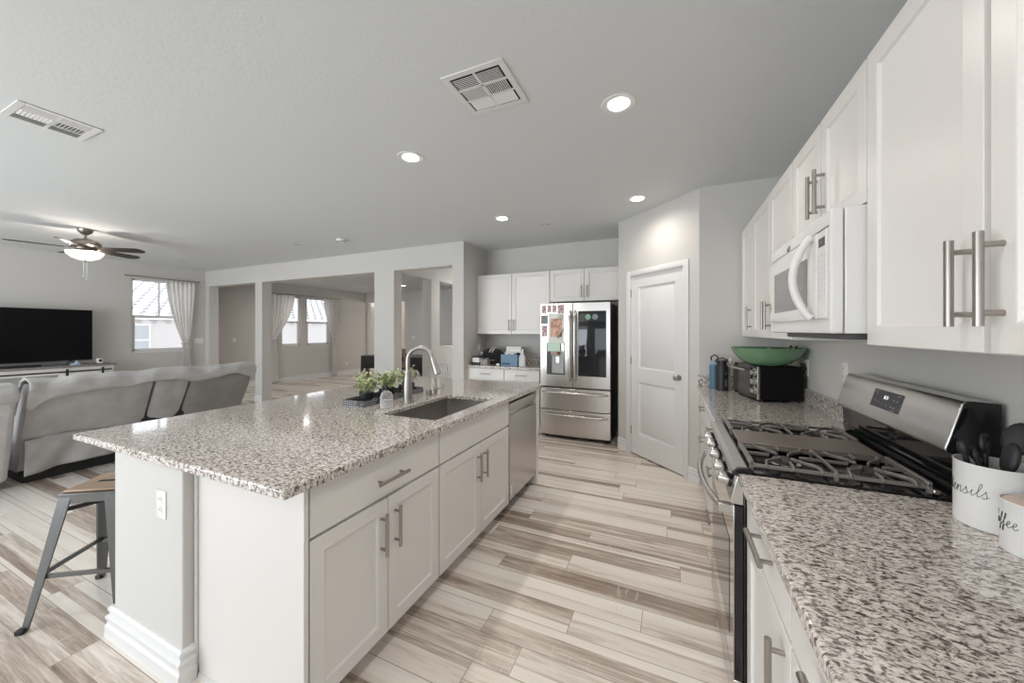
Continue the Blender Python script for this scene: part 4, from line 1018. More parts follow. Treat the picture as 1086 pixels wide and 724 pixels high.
for o_, dx_, dy_ in (('white_box', -0.062, 0.0), ('grey_box', -0.085, 0.02), ('white_cable', -0.09, 0.115), ('striped_bag', -0.165, 0.04), ('white_box.001', -0.165, 0.0), ('blue_box', -0.085, -0.085), ('folded_paper', -0.085, -0.085), ('folded_paper.001', -0.085, -0.085), ('dark_folder', -0.085, -0.085), ('white_tub', -0.085, -0.085), ('spray_bottle', -0.095, -0.10)):
    bpy.data.objects[o_].location += Vector((dx_, dy_, 0))

# ================================================================== on the right counters
t = thing('water_bottle', 'light blue steel water bottle with a carry-loop lid beside the pantry wall', 'bottle', (0.345, 3.625, cz))
c = (0.345, 3.625, cz)
MB().lathe([(0.034, 0), (0.038, 0.003), (0.038, 0.185), (0.037, 0.195), (0.031, 0.21)], c, 24).build('bottle_body', BLUEB, t)
MB().lathe([(0.0315, 0.21), (0.0315, 0.24), (0.027, 0.246), (0.002, 0.247)], c, 20).build('lid', mat('pale_blue_lid', (0.30, 0.38, 0.44), 0.4), t)
m_ = MB().tube([(0.322, 3.61, cz + 0.245), (0.318, 3.60, cz + 0.275), (0.345, 3.61, cz + 0.295), (0.372, 3.62, cz + 0.28), (0.372, 3.625, cz + 0.245)], 0.006, 10); m_.build('carry_loop', BLACKM, t)
t = thing('water_bottle', 'black steel water bottle standing in front of the blue bottle', 'bottle', (0.395, 3.525, cz)); c = (0.395, 3.525, cz)
MB().lathe([(0.041, 0), (0.045, 0.003), (0.045, 0.19), (0.043, 0.205), (0.033, 0.22)], c, 28).build('bottle_body', mat('black_powder', (0.016, 0.017, 0.02), 0.45), t)
MB().lathe([(0.034, 0.22), (0.034, 0.25), (0.029, 0.255), (0.002, 0.256)], c, 20).tube([(0.365, 3.52, cz + 0.235), (0.345, 3.515, cz + 0.25), (0.36, 3.52, cz + 0.268), (0.40, 3.525, cz + 0.272), (0.432, 3.53, cz + 0.262), (0.44, 3.53, cz + 0.235)], 0.006, 8).build('lid', BLACKM, t)
m_ = MB()
for z_ in (0.045, 0.06, 0.075, 0.09, 0.145): m_.ball((0.395 + 0.0445*math.cos(-1.0), 3.525 + 0.0445*math.sin(-1.0), cz + z_), 0.005, 8, (1, 1, 1.4))
m_.build('logo_mark', mat('grey_logo', (0.3, 0.3, 0.3), 0.5), t)
c = (0.452, 3.60, cz)
t = thing('ornament', 'small pale ornament half hidden between the bottles and the toaster oven', 'ornament', c)
MB().lathe([(0.022, 0), (0.024, 0.01), (0.018, 0.03), (0.012, 0.10), (0.016, 0.20), (0.013, 0.215)], c, 16).build('vase', mat('pale_ceramic', (0.6, 0.56, 0.52), 0.4), t)
m_ = MB(); rnd = random.Random(5)
for i in range(14): m_.ball((c[0] + rnd.uniform(-.022, .022), c[1] + rnd.uniform(-.022, .022), cz + 0.215 + rnd.uniform(0, .05)), 0.012, 8)
m_.build('blossoms', mat('white_petals', (0.72, 0.68, 0.64), 0.7), t)

# toaster oven, built facing -x about its own base then turned
def T(mb): return mb
t = thing('toaster_oven', 'black toaster oven with three knobs in the far corner of the right counter', 'toaster oven', (0, 0, 0))
BW, BD, BH0, BH1 = 0.40, 0.278, 0.014, 0.252
BX(-BD/2, -BW/2, BH0, BD/2, BW/2, BH1).build('body', mat('black_shell', (0.004, 0.004, 0.005), 0.6, **{'Specular IOR Level': 0.2}), t, bevel=0.006)
for xx in (-BD/2 + 0.03, BD/2 - 0.03):
    for yy in (-BW/2 + 0.03, BW/2 - 0.03): MB().cyl((xx, yy, 0), (xx, yy, BH0), 0.012, 12).build('foot', BLACKM, t)
fx_ = -BD/2
MB().panel((fx_, BW/2, BH0), -Y_, Z_, -X_, BW, BH1 - BH0, 0.012, []).build('face', BLACKG, t, bevel=0.002)
BX(fx_ - 0.016, -BW/2, BH0 + 0.002, fx_ - 0.0005, -BW/2 + 0.012, BH1 - 0.002).build('steel_edge', STEEL, t, bevel=0.001)
BX(fx_ - 0.016, BW/2 - 0.012, BH0 + 0.002, fx_ - 0.0005, BW/2, BH1 - 0.002).build('steel_edge', STEEL, t, bevel=0.001)
dr2 = MB().panel((fx_ - 0.0122, BW/2 - 0.014, BH0 + 0.025), -Y_, Z_, -X_, 0.285, 0.195, 0.006, [(0.012, 0), (0.014, -0.002)]).build('glass_door', mat('oven_glass', (0.05, 0.046, 0.04), 0.18), t)
MB().tube([(fx_ - 0.05, BW/2 - 0.025, 0.215), (fx_ - 0.05, BW/2 - 0.285, 0.215)], 0.008, 12).tube([(fx_ - 0.018, BW/2 - 0.04, 0.215), (fx_ - 0.05, BW/2 - 0.04, 0.215)], 0.006, 8).tube([(fx_ - 0.018, BW/2 - 0.27, 0.215), (fx_ - 0.05, BW/2 - 0.27, 0.215)], 0.006, 8).build('door_handle', STEEL, dr2)
for zz in (0.205, 0.14, 0.075):
    MB().tube([(fx_ - 0.0125, -0.150, zz), (fx_ - 0.016, -0.150, zz), (fx_ - 0.018, -0.150, zz), (fx_ - 0.036, -0.150, zz), (fx_ - 0.038, -0.150, zz)], [0.026, 0.025, 0.020, 0.018, 0.013], 20).build('knob', CHROME, t)
m_ = MB()
for zz in (0.205, 0.14, 0.075):
    for k in range(9):
        a = PI*(0.0 + k/8*1.0); m_.ball((fx_ - 0.0125, -0.150 + 0.030*math.cos(a), zz + 0.030*math.sin(a)), 0.002, 6)
m_.build('dial_marks', PLATE, t)
t.location = (0.660, 3.268, cz); t.rotation_euler = (0, 0, math.radians(14))
# green bowl with bananas
bc = Vector((0.640, 3.17, cz + 0.2525))
t = thing('fruit_bowl', 'wide green glass bowl on top of the toaster oven', 'bowl', bc)
MB().lathe([(0.002, 0.0), (0.085, 0.0), (0.1, 0.0034), (0.145, 0.0226), (0.18, 0.0508), (0.206, 0.0847), (0.224, 0.1186), (0.229, 0.1288), (0.224, 0.1288), (0.2, 0.0904), (0.174, 0.0576), (0.14, 0.0316), (0.09, 0.0113), (0.002, 0.009)], bc, 48, caps=False).build('bowl_body', GREENG, t)
BAN = leafm('banana_skin', (0.40, 0.34, 0.07), (0.52, 0.42, 0.10))
def banana(label, a, yaw):
    ct_ = bc + Vector((0.09*math.cos(a), 0.09*math.sin(a), 0.088)); pts = []; dv = Vector((math.cos(yaw), math.sin(yaw), 0))
    for i in range(11):
        s_ = (i/10 - 0.5); pts.append(ct_ + dv*0.155*s_ + Z_*(0.16*s_*s_))
    rr = [0.005, 0.008, 0.013, 0.017, 0.0185, 0.019, 0.0185, 0.017, 0.013, 0.009, 0.006]
    t2 = thing('banana', label, 'banana', ct_, 'bananas in the green bowl')
    MB().tube(pts, rr, 10).build('peel', BAN, t2); MB().tube([pts[-1], pts[-1] + (pts[-1]-pts[-2]).normalized()*0.022], [0.006, 0.007], 8).build('stem', mat('dark_stem', (0.05, 0.035, 0.02), 0.7), t2)
banana('banana nearest the wall in the green bowl, dark stem up', -0.5, 0.1)
banana('banana lying left of the first one in the green bowl', 0.5, 0.35)
one(MB().ball(bc + Vector((-0.07, 0.02, 0.062)), 0.042, 20, (1, 1, 0.9)), 'peach', mat('peach_skin', (0.55, 0.36, 0.25), 0.55), 'pale round fruit at the left inside the green bowl', 'fruit', bc + Vector((-0.07, 0.02, 0.03)))
m_ = MB().tube([(0.70, 3.415, cz + 0.005), (0.76, 3.45, cz + 0.006), (0.82, 3.38, cz + 0.05), (0.862, 3.25, cz + 0.16), (0.868, 3.18, cz + 0.225), (0.862, 3.17, cz + 0.245)], 0.004, 8)
m_.box(0.842, 3.155, cz + 0.245, 0.8685, 3.185, cz + 0.275)
one(m_, 'power_cord', BLACKM, 'black plug and cord in the outlet behind the toaster oven', 'cord', (0.83, 3.3, cz))

# ---------------------------------------------------------------- canisters with script lettering
GL = {
 'e': ([[(0,.3),(.25,.42),(.52,.66),(.58,.92),(.42,1.05),(.22,.82),(.17,.42),(.32,.06),(.58,0),(.9,.3)]], .9),
 'n': ([[(0,.3),(.14,.8),(.24,1),(.27,.5),(.22,0),(.38,.6),(.62,1),(.78,.86),(.78,.3),(.9,0),(1.15,.3)]], 1.15),
 's': ([[(0,.3),(.28,.75),(.42,1.15),(.48,.8),(.64,.4),(.58,.08),(.34,-.02),(.16,.12),(.4,.0),(.9,.3)]], .9),
 'i': ([[(0,.3),(.24,.7),(.32,1),(.29,.4),(.42,.03),(.7,.3)], [(.40,1.42),(.44,1.48)]], .7),
 'l': ([[(0,.3),(.35,1.0),(.56,1.7),(.5,2.1),(.36,2.05),(.28,1.5),(.27,.6),(.4,.03),(.7,.3)]], .7),
 't': ([[(0,.3),(.25,1.0),(.34,1.8),(.29,.6),(.42,.03),(.7,.3)], [(.02,1.25),(.66,1.38)]], .7),
 'f': ([[(0,.3),(.3,.9),(.52,1.7),(.46,2.1),(.33,2.0),(.30,1.2),(.27,0),(.24,-.7),(.36,-.9),(.45,-.55),(.36,-.05),(.5,.08),(.75,.3)]], .75),
 'o': ([[(0,.3),(.3,.85),(.5,1),(.22,.75),(.2,.2),(.45,0),(.68,.3),(.66,.8),(.5,1),(.72,.85),(1,.75)]], 1.0),
 'C': ([[(.95,1.7),(.72,2.05),(.4,1.8),(.14,1),(.25,.2),(.6,0),(1.0,.3)]], 1.0),
 'U': ([[(0,1.6),(.18,2),(.3,1.6),(.24,.5),(.5,0),(.8,.3),(.95,1.5),(1.0,2),(.94,.6),(1.08,.05),(1.35,.3)]], 1.35)}
def catmull(p, n=5):
    p = [Vector((a, b_, 0)) for a, b_ in p]; out = []
    for i in range(len(p)-1):
        p0, p1, p2, p3 = p[max(0, i-1)], p[i], p[i+1], p[min(len(p)-1, i+2)]
        for k in range(n):
            t_ = k/n; out.append(0.5*((2*p1) + (p2-p0)*t_ + (2*p0-5*p1+4*p2-p3)*t_*t_ + (3*p1-p0-3*p2+p3)*t_**3))
    return out + [p[-1]]
def script_on_tin(parent, word, c, r, ang_end, z, xh):
    mb = MB(); adv = sum(GL[ch][1] for ch in word); x = 0
    for ch in word:
        strokes, a = GL[ch]
        for st_ in strokes:
            pts = []
            for q in catmull(st_):
                sx_ = (x + q.x + 0.18*q.y - adv) * xh * 0.92; an = ang_end + sx_ / r
                pts.append(Vector((c[0] + (r + 0.0004)*math.cos(an), c[1] + (r + 0.0004)*math.sin(an), z + q.y*xh)))
            mb.tube(pts, 0.00058, 5)
        x += a
    return mb.build('lettering', INK, parent)
def tin(c, r, h, label, word, ang_end, z, xh):
    t = thing('canister', label, 'canister', c)
    MB().lathe([(r*0.97, 0), (r, 0.002), (r, h - 0.003), (r + 0.0015, h - 0.001), (r + 0.0005, h + 0.0005), (r - 0.002, h), (r - 0.0025, 0.006), (0.001, 0.005)], c, 64, caps=False).build('tin', TIN, t)
    script_on_tin(t, word, c, r, ang_end, z, xh); return t
uc = (0.7635, 1.353, cz)
tin(uc, 0.070, 0.162, 'larger white canister lettered Utensils and filled with black cooking utensils', 'Utensils', math.radians(233), 1.000, 0.0165)
cc = (0.753, 1.212, cz)
t = tin(cc, 0.055, 0.116, 'smaller white canister lettered Coffee at the right edge of the photo', 'Coffee', math.radians(208), 0.975, 0.0140)
MB().lathe([(0.0515, 0.108), (0.0515, 0.1145), (0.048, 0.1165), (0.001, 0.117)], cc, 40).build('lid', PINKLID, t)
# utensils
def utensil(name, label, base, tipv, head, m=BLACKM):
    base, tipv = Vector(uc) + Vector(base), Vector(uc) + Vector(tipv); t = thing(name, label, 'utensil', base, 'utensils in the white canister')
    MB().tube([base, base.lerp(tipv, 0.5), tipv], [0.0045, 0.005, 0.006], 10).build('handle', m, t); d = (tipv - base).normalized()
    if head: head(tipv, d).build('head', m, t)
def spoon(sx, sy, sz):
    def f(p, d):
        m_ = MB().ball((0, 0, 0), 1.0, 20, (sx, sy, sz)); q = d.to_track_quat('Z', 'Y').to_matrix().to_4x4()
        return m_.xf(Matrix.Translation(p + d*sz*0.85) @ q @ Matrix.Rotation(0.6, 4, 'Z'))
    return f
def ringhead(p, d):
    s_ = d.orthogonal().normalized(); pts = []
    for i in range(21):
        a = 2*PI*i/20; pts.append(p + d*(0.022 + 0.022*math.cos(a)) + s_*0.016*math.sin(a))
    return MB().tube(pts, 0.006, 8)
def knobhead(p, d): return MB().tube([p, p + d*0.012, p + d*0.028, p + d*0.034], [0.009, 0.012, 0.011, 0.006], 12)
utensil('kitchen_tongs', 'tongs with a steel end cap at the left rim of the white canister', (-0.012, 0.02, 0.012), (-0.040, 0.028, 0.172), knobhead)
utensil('peeler', 'black utensil with a looped end standing upright in the white canister', (0.0, 0.03, 0.012), (0.004, 0.040, 0.180), ringhead)
utensil('masher', 'short black handle between the tongs and the looped utensil', (0.01, -0.01, 0.012), (-0.014, 0.036, 0.160), knobhead)
utensil('serving_spoon', 'big black spoon leaning left in front of the tallest utensil', (-0.02, -0.025, 0.012), (0.000, -0.034, 0.150), spoon(0.020, 0.011, 0.042))
utensil('ladle', 'tall black ladle leaning right in the white canister', (0.022, 0.004, 0.012), (0.050, -0.030, 0.178), spoon(0.028, 0.014, 0.050))
utensil('spatula', 'black spatula behind the ladle near the wall', (-0.01, 0.02, 0.012), (0.050, 0.034, 0.185), spoon(0.028, 0.006, 0.045))
# ================================================================== LIVING ROOM
# sofa: reclining back facing us, plush cover folded over its top
SY0_, SY1_ = 1.19, 3.03
t = thing('recliner_sofa', 'long grey reclining sofa seen from behind with a plush cover over its back', 'sofa', (-5.9, 2.1, 0))
BX(-6.40, SY0_ + 0.03, 0.0, -5.53, SY1_ - 0.03, 0.11).build('base', BLACKM, t)
def back_section(y0, y1, m, name, zt=0.93, bul=0.03):
    # closed loop: outer face leaning toward us, rolled top, inner face
    def prof(v):
        P = [(-5.60, 0.112), (-5.50, 0.125), (-5.47, 0.21), (-5.43, 0.40), (-5.30, 0.65), (-5.20, 0.84), (-5.19, zt - 0.01), (-5.24, zt + 0.02), (-5.34, zt + 0.01), (-5.43, 0.86), (-5.58, 0.60), (-5.62, 0.45)]
        k = v * len(P); i = int(k) % len(P); f = k - int(k); a, b_ = P[i], P[(i+1) % len(P)]
        return a[0] + (b_[0]-a[0])*f, a[1] + (b_[1]-a[1])*f
    nv = 36; nu = max(6, int((y1-y0)/0.06)); mb = MB(); vs_ = []
    for i in range(nu+1):
        u = i/nu; ed = 1 - (2*u - 1)**8
        for j in range(nv):
            x, z = prof(j/nv); wv = math.sin(7.3*u + 9*z + y0*3)*0.008 + math.sin(17*u - 13*z)*0.004
            vs_.append((x + (bul*ed + wv if 0.12 < z else 0), y0 + (y1-y0)*u, z))
    fs_ = [(i*nv+j, i*nv+(j+1) % nv, (i+1)*nv+(j+1) % nv, (i+1)*nv+j) for i in range(nu) for j in range(nv)] + [tuple(range(nv)), tuple(nu*nv + j for j in range(nv))]
    return mb.add(vs_, fs_).build(name, m, t, ang=50)
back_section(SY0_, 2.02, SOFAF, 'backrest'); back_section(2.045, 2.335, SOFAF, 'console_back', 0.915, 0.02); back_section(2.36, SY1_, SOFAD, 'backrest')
BX(-5.66, 2.0, 0.09, -5.40, 2.38, 0.6).build('seam_panel', BLACKM, t)
for a, b_ in ((SY0_ + 0.2, 2.02), (2.36, SY1_ - 0.2)):
    BX(-6.42, a, 0.075, -5.62, b_, 0.48).build('seat', SOFAF, t, bevel=0.06, seg=4)
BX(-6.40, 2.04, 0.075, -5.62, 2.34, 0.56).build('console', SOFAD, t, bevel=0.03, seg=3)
for a, b_ in ((SY0_ + 0.005, SY0_ + 0.195), (SY1_ - 0.195, SY1_ - 0.005)):
    BX(-6.40, a, 0.075, -5.60, b_, 0.62).build('armrest', SOFAF, t, bevel=0.05, seg=4)
# skirt of the loose cover hanging at the near end
def skirt(u, v):
    y = SY0_ + 0.01 + 0.82*u; z = 0.42 - 0.30*v - 0.03*math.sin(5*u + 1)*v
    return (-5.385 - 0.07*v + 0.035*v*(1 + math.sin(11*u + 2*v)) + 0.012*math.sin(23*u + 5*v) + 0.015, y, z + 0.02*math.sin(6*u))
MB().grid(skirt, 40, 10).build('loose_skirt', SOFAF, t, solid=0.006)
# plush cover draped over the top
def drape(u, v):
    y = SY0_ - 0.02 + (SY1_ - SY0_ + 0.05)*u
    lf_ = 0.085 - 0.02*math.sin(PI*u*1.0)**2 + 0.016*math.sin(9*u + 0.7) + 0.008*math.sin(21*u)
    lf_ += 0.09*math.exp(-((u - 0.01)/0.035)**2) - 0.035*math.exp(-((u-0.85)/0.10)**2) + 0.05*math.exp(-((u-1.0)/0.03)**2)
    P = [(-5.60, 0.62), (-5.46, 0.86), (-5.36, 0.965), (-5.25, 0.985), (-5.155, 0.945), (-5.145, 0.91), (-5.145 - lf_*0.40, 0.91 - lf_)]
    L = [0]; 
    for a, b_ in zip(P[:-1], P[1:]): L.append(L[-1] + math.hypot(b_[0]-a[0], b_[1]-a[1]))
    s_ = v*L[-1]; i = max(k for k in range(len(L)-1) if L[k] <= s_ + 1e-9); f = (s_ - L[i])/(L[i+1]-L[i])
    x = P[i][0] + (P[i+1][0]-P[i][0])*f; z = P[i][1] + (P[i+1][1]-P[i][1])*f
    wv = 0.012*math.sin(19*u + 5*v) + 0.009*math.sin(41*u + 9*v + 1) + 0.010*math.sin(12*u - 15*v)
    return (x + 0.028 + wv*0.9, y, z + 0.012 + wv*0.6)
MB().grid(drape, 120, 26).build('plush_cover', SLIP, t, solid=0.014)
# neighbouring section at the left edge
t = thing('recliner_chair', 'pale grey recliner section at the left edge beside the long sofa', 'sofa', (-5.9, 0.6, 0))
def blob(x0, y0, z0, x1, y1, z1, r=0.08): return BX(x0, y0, z0, x1, y1, z1)
BX(-6.35, 0.25, 0, -5.45, 1.02, 0.075).build('base', BLACKM, t)
MB().prism([(-5.62, 0.085), (-5.36, 0.085), (-5.18, 0.62), (-5.12, 0.86), (-5.20, 0.95), (-5.36, 0.93), (-5.56, 0.5)], 0.22, 1.11, 'y').build('backrest', SLIP, t, bevel=0.04, seg=4)
MB().prism([(-5.44, 0.86), (-5.30, 0.975), (-5.16, 0.965), (-5.07, 0.86), (-5.13, 0.79), (-5.36, 0.80)], 0.20, 1.125, 'y').build('head_roll', SLIP, t, bevel=0.04, seg=4)
BX(-6.40, 0.25, 0.075, -5.62, 1.05, 0.48).build('seat', SLIP, t, bevel=0.06, seg=4)

# tv console
t = thing('tv_console', 'white barn-door television console with grey top', 'console', (-9.2, 2.0, 0))
cx0, cx1, cy0, cy1 = XT + 0.03, -8.98, 1.05, 2.96
BX(cx0, cy0, 0.02, cx1, cy1, 0.825).build('body', CAB, t, bevel=0.003)
BX(cx0 - 0.0, cy0 - 0.03, 0.8255, cx1 + 0.035, cy1 + 0.03, 0.86).build('top', WOODG, t, bevel=0.004)
rl = BX(cx1 + 0.006, cy0 + 0.02, 0.75, cx1 + 0.014, cy1 - 0.02, 0.772)
for yy in (cy0 + 0.06, 2.0, cy1 - 0.06): rl.box(cx1 + 0.0005, yy - 0.012, 0.754, cx1 + 0.006, yy + 0.012, 0.768)
rl.build('rail', BLACKM, t)
for ya, yb in ((2.36, 2.88), (1.12, 1.64)):
    d_ = MB().panel((cx1 + 0.0165, ya, 0.06), Y_, Z_, X_, yb - ya, 0.67, 0.018, SHAKER(0.06)).build('barn_door', CAB, t, bevel=0.002)
    hg = MB()
    for yy in (ya + 0.06, yb - 0.06): hg.box(cx1 + 0.035, yy - 0.014, 0.68, cx1 + 0.040, yy + 0.014, 0.805)
    hg.build('hanger', BLACKM, d_)
for ya, yb in ((1.68, 1.98), (2.02, 2.33)):
    MB().panel((cx1 + 0.0005, ya, 0.06), Y_, Z_, X_, yb - ya, 0.66, 0.004, [(0.03, 0), (0.032, -0.003)]).build('open_bay', mat('bay_shade', (0.30, 0.30, 0.29), 0.6), t)
# television
t = thing('television', 'large black flat-screen television on the white console', 'television', (-9.2, 2.02, 0.86))
ty0, ty1, tz0, tz1 = 1.30, 2.765, 0.925, 1.780
BX(-9.20, ty0, tz0, -9.165, ty1, tz1).build('cabinet', BLACKM, t, bevel=0.004)
BX(-9.1648, ty0 + 0.008, tz0 + 0.016, -9.1635, ty1 - 0.008, tz1 - 0.008).build('screen', SCREEN, t)
for yy in (ty0 + 0.25, ty1 - 0.25):
    MB().tube([(-9.182, yy, tz0), (-9.16, yy + 0.03, 0.90), (-9.10, yy + 0.06, 0.8685)], 0.008, 8).tube([(-9.182, yy, tz0), (-9.16, yy - 0.03, 0.90), (-9.10, yy - 0.06, 0.8685)], 0.008, 8).build('stand_leg', BLACKM, t)
one(BX(-9.11, 1.62, 0.8603, -9.03, 2.18, 0.895), 'soundbar', BLACKM, 'low black soundbar under the television', 'soundbar', (-9.07, 1.9, 0.86), bevel=0.006)
c = (-9.14, 2.84, 0.8603)
t = thing('security_camera', 'small white cube camera at the right end of the console', 'camera', c)
BX(-9.175, 2.805, 0.8603, -9.105, 2.875, 0.945).build('housing', PLATE, t, bevel=0.012, seg=3); MB().cyl((-9.1052, 2.84, 0.91), (-9.1015, 2.84, 0.91), 0.02, 16).build('lens', BLACKG, t)
def cloth(u, v): return (-9.06 + 0.07*v, 2.47 + 0.13*u, 0.863 + 0.05*math.sin(PI*u)*math.sin(PI*v)*(1 + 0.4*math.sin(9*u + 4*v)))
one(MB().grid(cloth, 12, 8), 'face_mask', mat('pale_blue_cloth', (0.42, 0.56, 0.66), 0.8), 'crumpled pale blue mask on the console', 'mask', (-9.03, 2.53, 0.86), solid=0.003)
# ceiling fan
fx, fy = -6.94, 2.03
t = thing('ceiling_fan', 'dark five-blade ceiling fan with a lit glass bowl in the living room', 'ceiling fan', (fx, fy, H))
MB().lathe([(0.075, 0), (0.075, -0.012), (0.062, -0.045), (0.030, -0.072), (0.018, -0.074)], (fx, fy, H - 0.0005), 28).build('canopy', PEWTER, t)
MB().cyl((fx, fy, H - 0.07), (fx, fy, H - 0.135), 0.0135, 14).build('downrod', PEWTER, t)
MB().lathe([(0.03, -0.125), (0.05, -0.13), (0.11, -0.150), (0.145, -0.185), (0.15, -0.215), (0.135, -0.235), (0.10, -0.250), (0.09, -0.285), (0.085, -0.29)], (fx, fy, H), 36).build('motor_housing', PEWTER, t)
for k in range(5):
    a = math.radians(38 + 72*k); dv = Vector((math.cos(a), math.sin(a), 0)); pv = Vector((-dv.y, dv.x, 0))
    zb = H - 0.255; tilt = -0.22
    def P_(r, s_): return Vector((fx, fy, zb)) + dv*r + pv*s_ + Z_*(s_*tilt)
    out = [(0.17, -0.045), (0.22, -0.058), (0.56, -0.070), (0.60, -0.055), (0.625, -0.02), (0.625, 0.02), (0.60, 0.055), (0.56, 0.070), (0.22, 0.058), (0.17, 0.045)]
    n = len(out); up = Vector((0, 0, 0.006))
    MB().add([P_(r, s_) for r, s_ in out] + [P_(r, s_) + up for r, s_ in out], [tuple(range(n))[::-1], tuple(range(n, 2*n))] + [(i, (i+1) % n, (i+1) % n + n, i + n) for i in range(n)]).build('blade', BLADE, t)
    MB().add([P_(0.10, -0.02) + Z_*0.006, P_(0.24, -0.035) + Z_*0.0065, P_(0.24, 0.035) + Z_*0.0065, P_(0.10, 0.02) + Z_*0.006, P_(0.10, -0.02) + Z_*0.012, P_(0.24, -0.035) + Z_*0.011, P_(0.24, 0.035) + Z_*0.011, P_(0.10, 0.02) + Z_*0.012],
             [(0,3,2,1),(4,5,6,7),(0,1,5,4),(1,2,6,5),(2,3,7,6),(3,0,4,7)]).build('blade_iron', PEWTER, t)
MB().lathe([(0.165, -0.292), (0.170, -0.300), (0.155, -0.335), (0.12, -0.375), (0.06, -0.402), (0.02, -0.408), (0.018, -0.404), (0.058, -0.397), (0.116, -0.370), (0.150, -0.333), (0.163, -0.300)], (fx, fy, H), 40, caps=False).build('glass_bowl', BOWLG, t)
MB().lathe([(0.085, -0.285), (0.165, -0.290), (0.168, -0.296), (0.085, -0.293)], (fx, fy, H), 36).lathe([(0.012, -0.402), (0.016, -0.41), (0.01, -0.425), (0.003, -0.428)], (fx, fy, H), 14).build('bowl_fitter', PEWTER, t)
for dx, ln in ((0.02, 0.20), (-0.02, 0.235)):
    MB().tube([(fx + dx, fy - dx, H - 0.40), (fx + dx, fy - dx, H - 0.40 - ln)], 0.0022, 6).ball((fx + dx, fy - dx, H - 0.40 - ln - 0.008), 0.008, 10, (1, 1, 1.6)).build('pull_chain', CHROME, t)
for k in range(3):
    a = math.radians(10 + 120*k)
    light('fan_lamp', 'POINT', (fx + 0.19*math.cos(a), fy + 0.19*math.sin(a), H - 0.33), FAN_POWER/3, (1.0, 0.86, 0.74), shadow_soft_size=0.012)

# curtains and rods
def curtain(label, x, ytop0, ytop1, ztop, ytie, ztie, ybot0, ybot1, zbot, ph=0.0, cat='curtain', group=None):
    t = thing('curtain', label, cat, (x, ytie, zbot), group)
    def fn(u, v):
        z = ztop + (zbot - ztop)*v; vt = (ztop - ztie)/(ztop - zbot)
        wt = 0.055
        if v < vt:
            f = v/vt; s_ = f**1.7
            a = ytop0 + (ytie - wt - ytop0)*s_; b_ = ytop1 + (ytie + wt - ytop1)*s_
        else:
            f = (v - vt)/(1 - vt); s_ = f**0.6
            a = ytie - wt + (ybot0 - ytie + wt)*s_; b_ = ytie + wt + (ybot1 - ytie - wt)*s_
        y = a + (b_ - a)*u
        amp = 0.017*(0.55 + 0.45*abs(b_ - a)/0.5)
        return (x + amp*math.sin(2*PI*6.5*u + ph) + 0.008*math.sin(2*PI*15*u + 3*v), y, z)
    MB().grid(fn, 90, 40).build('panel', SHEER, t, solid=0.0015)
    pts = [(x + 0.045*math.cos(2*PI*i/20), ytie + 0.072*math.sin(2*PI*i/20), ztie + 0.02*math.cos(2*PI*i/20)) for i in range(21)]
    MB().tube(pts, 0.010, 8).build('tieback', SHEER, t)
    return t
def rod(label, x, wall, y0, y1, z, brs):
    t = thing('curtain_rod', label, 'curtain rod', (x, (y0+y1)/2, z))
    MB().cyl((x, y0, z), (x, y1, z), 0.009, 12).build('rod', PEWTER, t)
    for yy in (y0, y1): MB().ball((x, yy, z), 0.018, 12).build('finial', PEWTER, t)
    for yy in brs: MB().cyl((wall, yy, z), (x, yy, z), 0.006, 8).build('bracket', PEWTER, t)
curtain('sheer white curtain tied back at the right of the living room window', XT + 0.075, 3.84, 4.33, 2.452, 4.165, 1.17, 4.07, 4.28, 0.03)
rod('thin metal curtain rod over the living room window', XT + 0.075, XT, 3.25, 4.40, 2.475, (3.30, 4.36))
curtain('sheer white curtain tied back at the left of the dining room windows', XD + 0.075, 6.18, 6.84, 2.417, 6.22, 1.20, 6.16, 6.38, 0.03, 1.0)
curtain('sheer white curtain tied back at the right of the dining room windows', XD + 0.075, 7.74, 8.27, 2.417, 8.12, 1.20, 8.03, 8.24, 0.03, 2.0)
rod('thin metal curtain rod over the dining room windows', XD + 0.075, XD, 6.10, 8.34, 2.44, (6.14, 8.31))

# dining table and chair seen through the openings
t = thing('dining_table', 'dining table under a black cloth in the dining room', 'table', (-6.9, 7.85, 0))
dx0, dx1, dy0_, dy1_ = -7.75, -5.7, 7.35, 8.3
BX(dx0 + 0.02, dy0_ + 0.02, 0.715, dx1 - 0.02, dy1_ - 0.02, 0.745).build('tabletop', WOODB, t)
for xx in (dx0 + 0.1, dx1 - 0.1):
    for yy in (dy0_ + 0.1, dy1_ - 0.1): BX(xx - 0.035, yy - 0.035, 0, xx + 0.035, yy + 0.035, 0.715).build('leg', WOODB, t)
def ring_at(o, z, n=40):
    out = []; 
    pts = [(dx0 - o, dy0_ - o), (dx1 + o, dy0_ - o), (dx1 + o, dy1_ + o), (dx0 - o, dy1_ + o)]
    for i in range(4):
        a, b_ = pts[i], pts[(i+1) % 4]
        for k in range(12):
            f = k/12; out.append((a[0] + (b_[0]-a[0])*f, a[1] + (b_[1]-a[1])*f))
    return out
m_ = MB(); k = 48; lv = []
for o_, z_, fl in ((-0.0, 0.752, 0), (0.012, 0.742, 0), (0.02, 0.60, 0.012), (0.035, 0.42, 0.025)):
    rg = ring_at(o_, z_)
    for i, p in enumerate(rg):
        corner = 1 if i % 12 in (0,) else 0
        lv.append((p[0] + fl*math.sin(i*2.4), p[1] + fl*math.cos(i*2.4), z_ - (0.18 if corner and z_ < 0.45 else 0)))
fs_ = [tuple(range(k))]
for i in range(3):
    for j in range(k): fs_.append((i*k+j, i*k+(j+1) % k, (i+1)*k+(j+1) % k, (i+1)*k+j))
o_ = m_.add(lv, fs_); one(o_, 'tablecloth', CLOTHB, 'black tablecloth hanging over the dining table', 'tablecloth', (-6.9, 7.85, 0.75), solid=0.003)
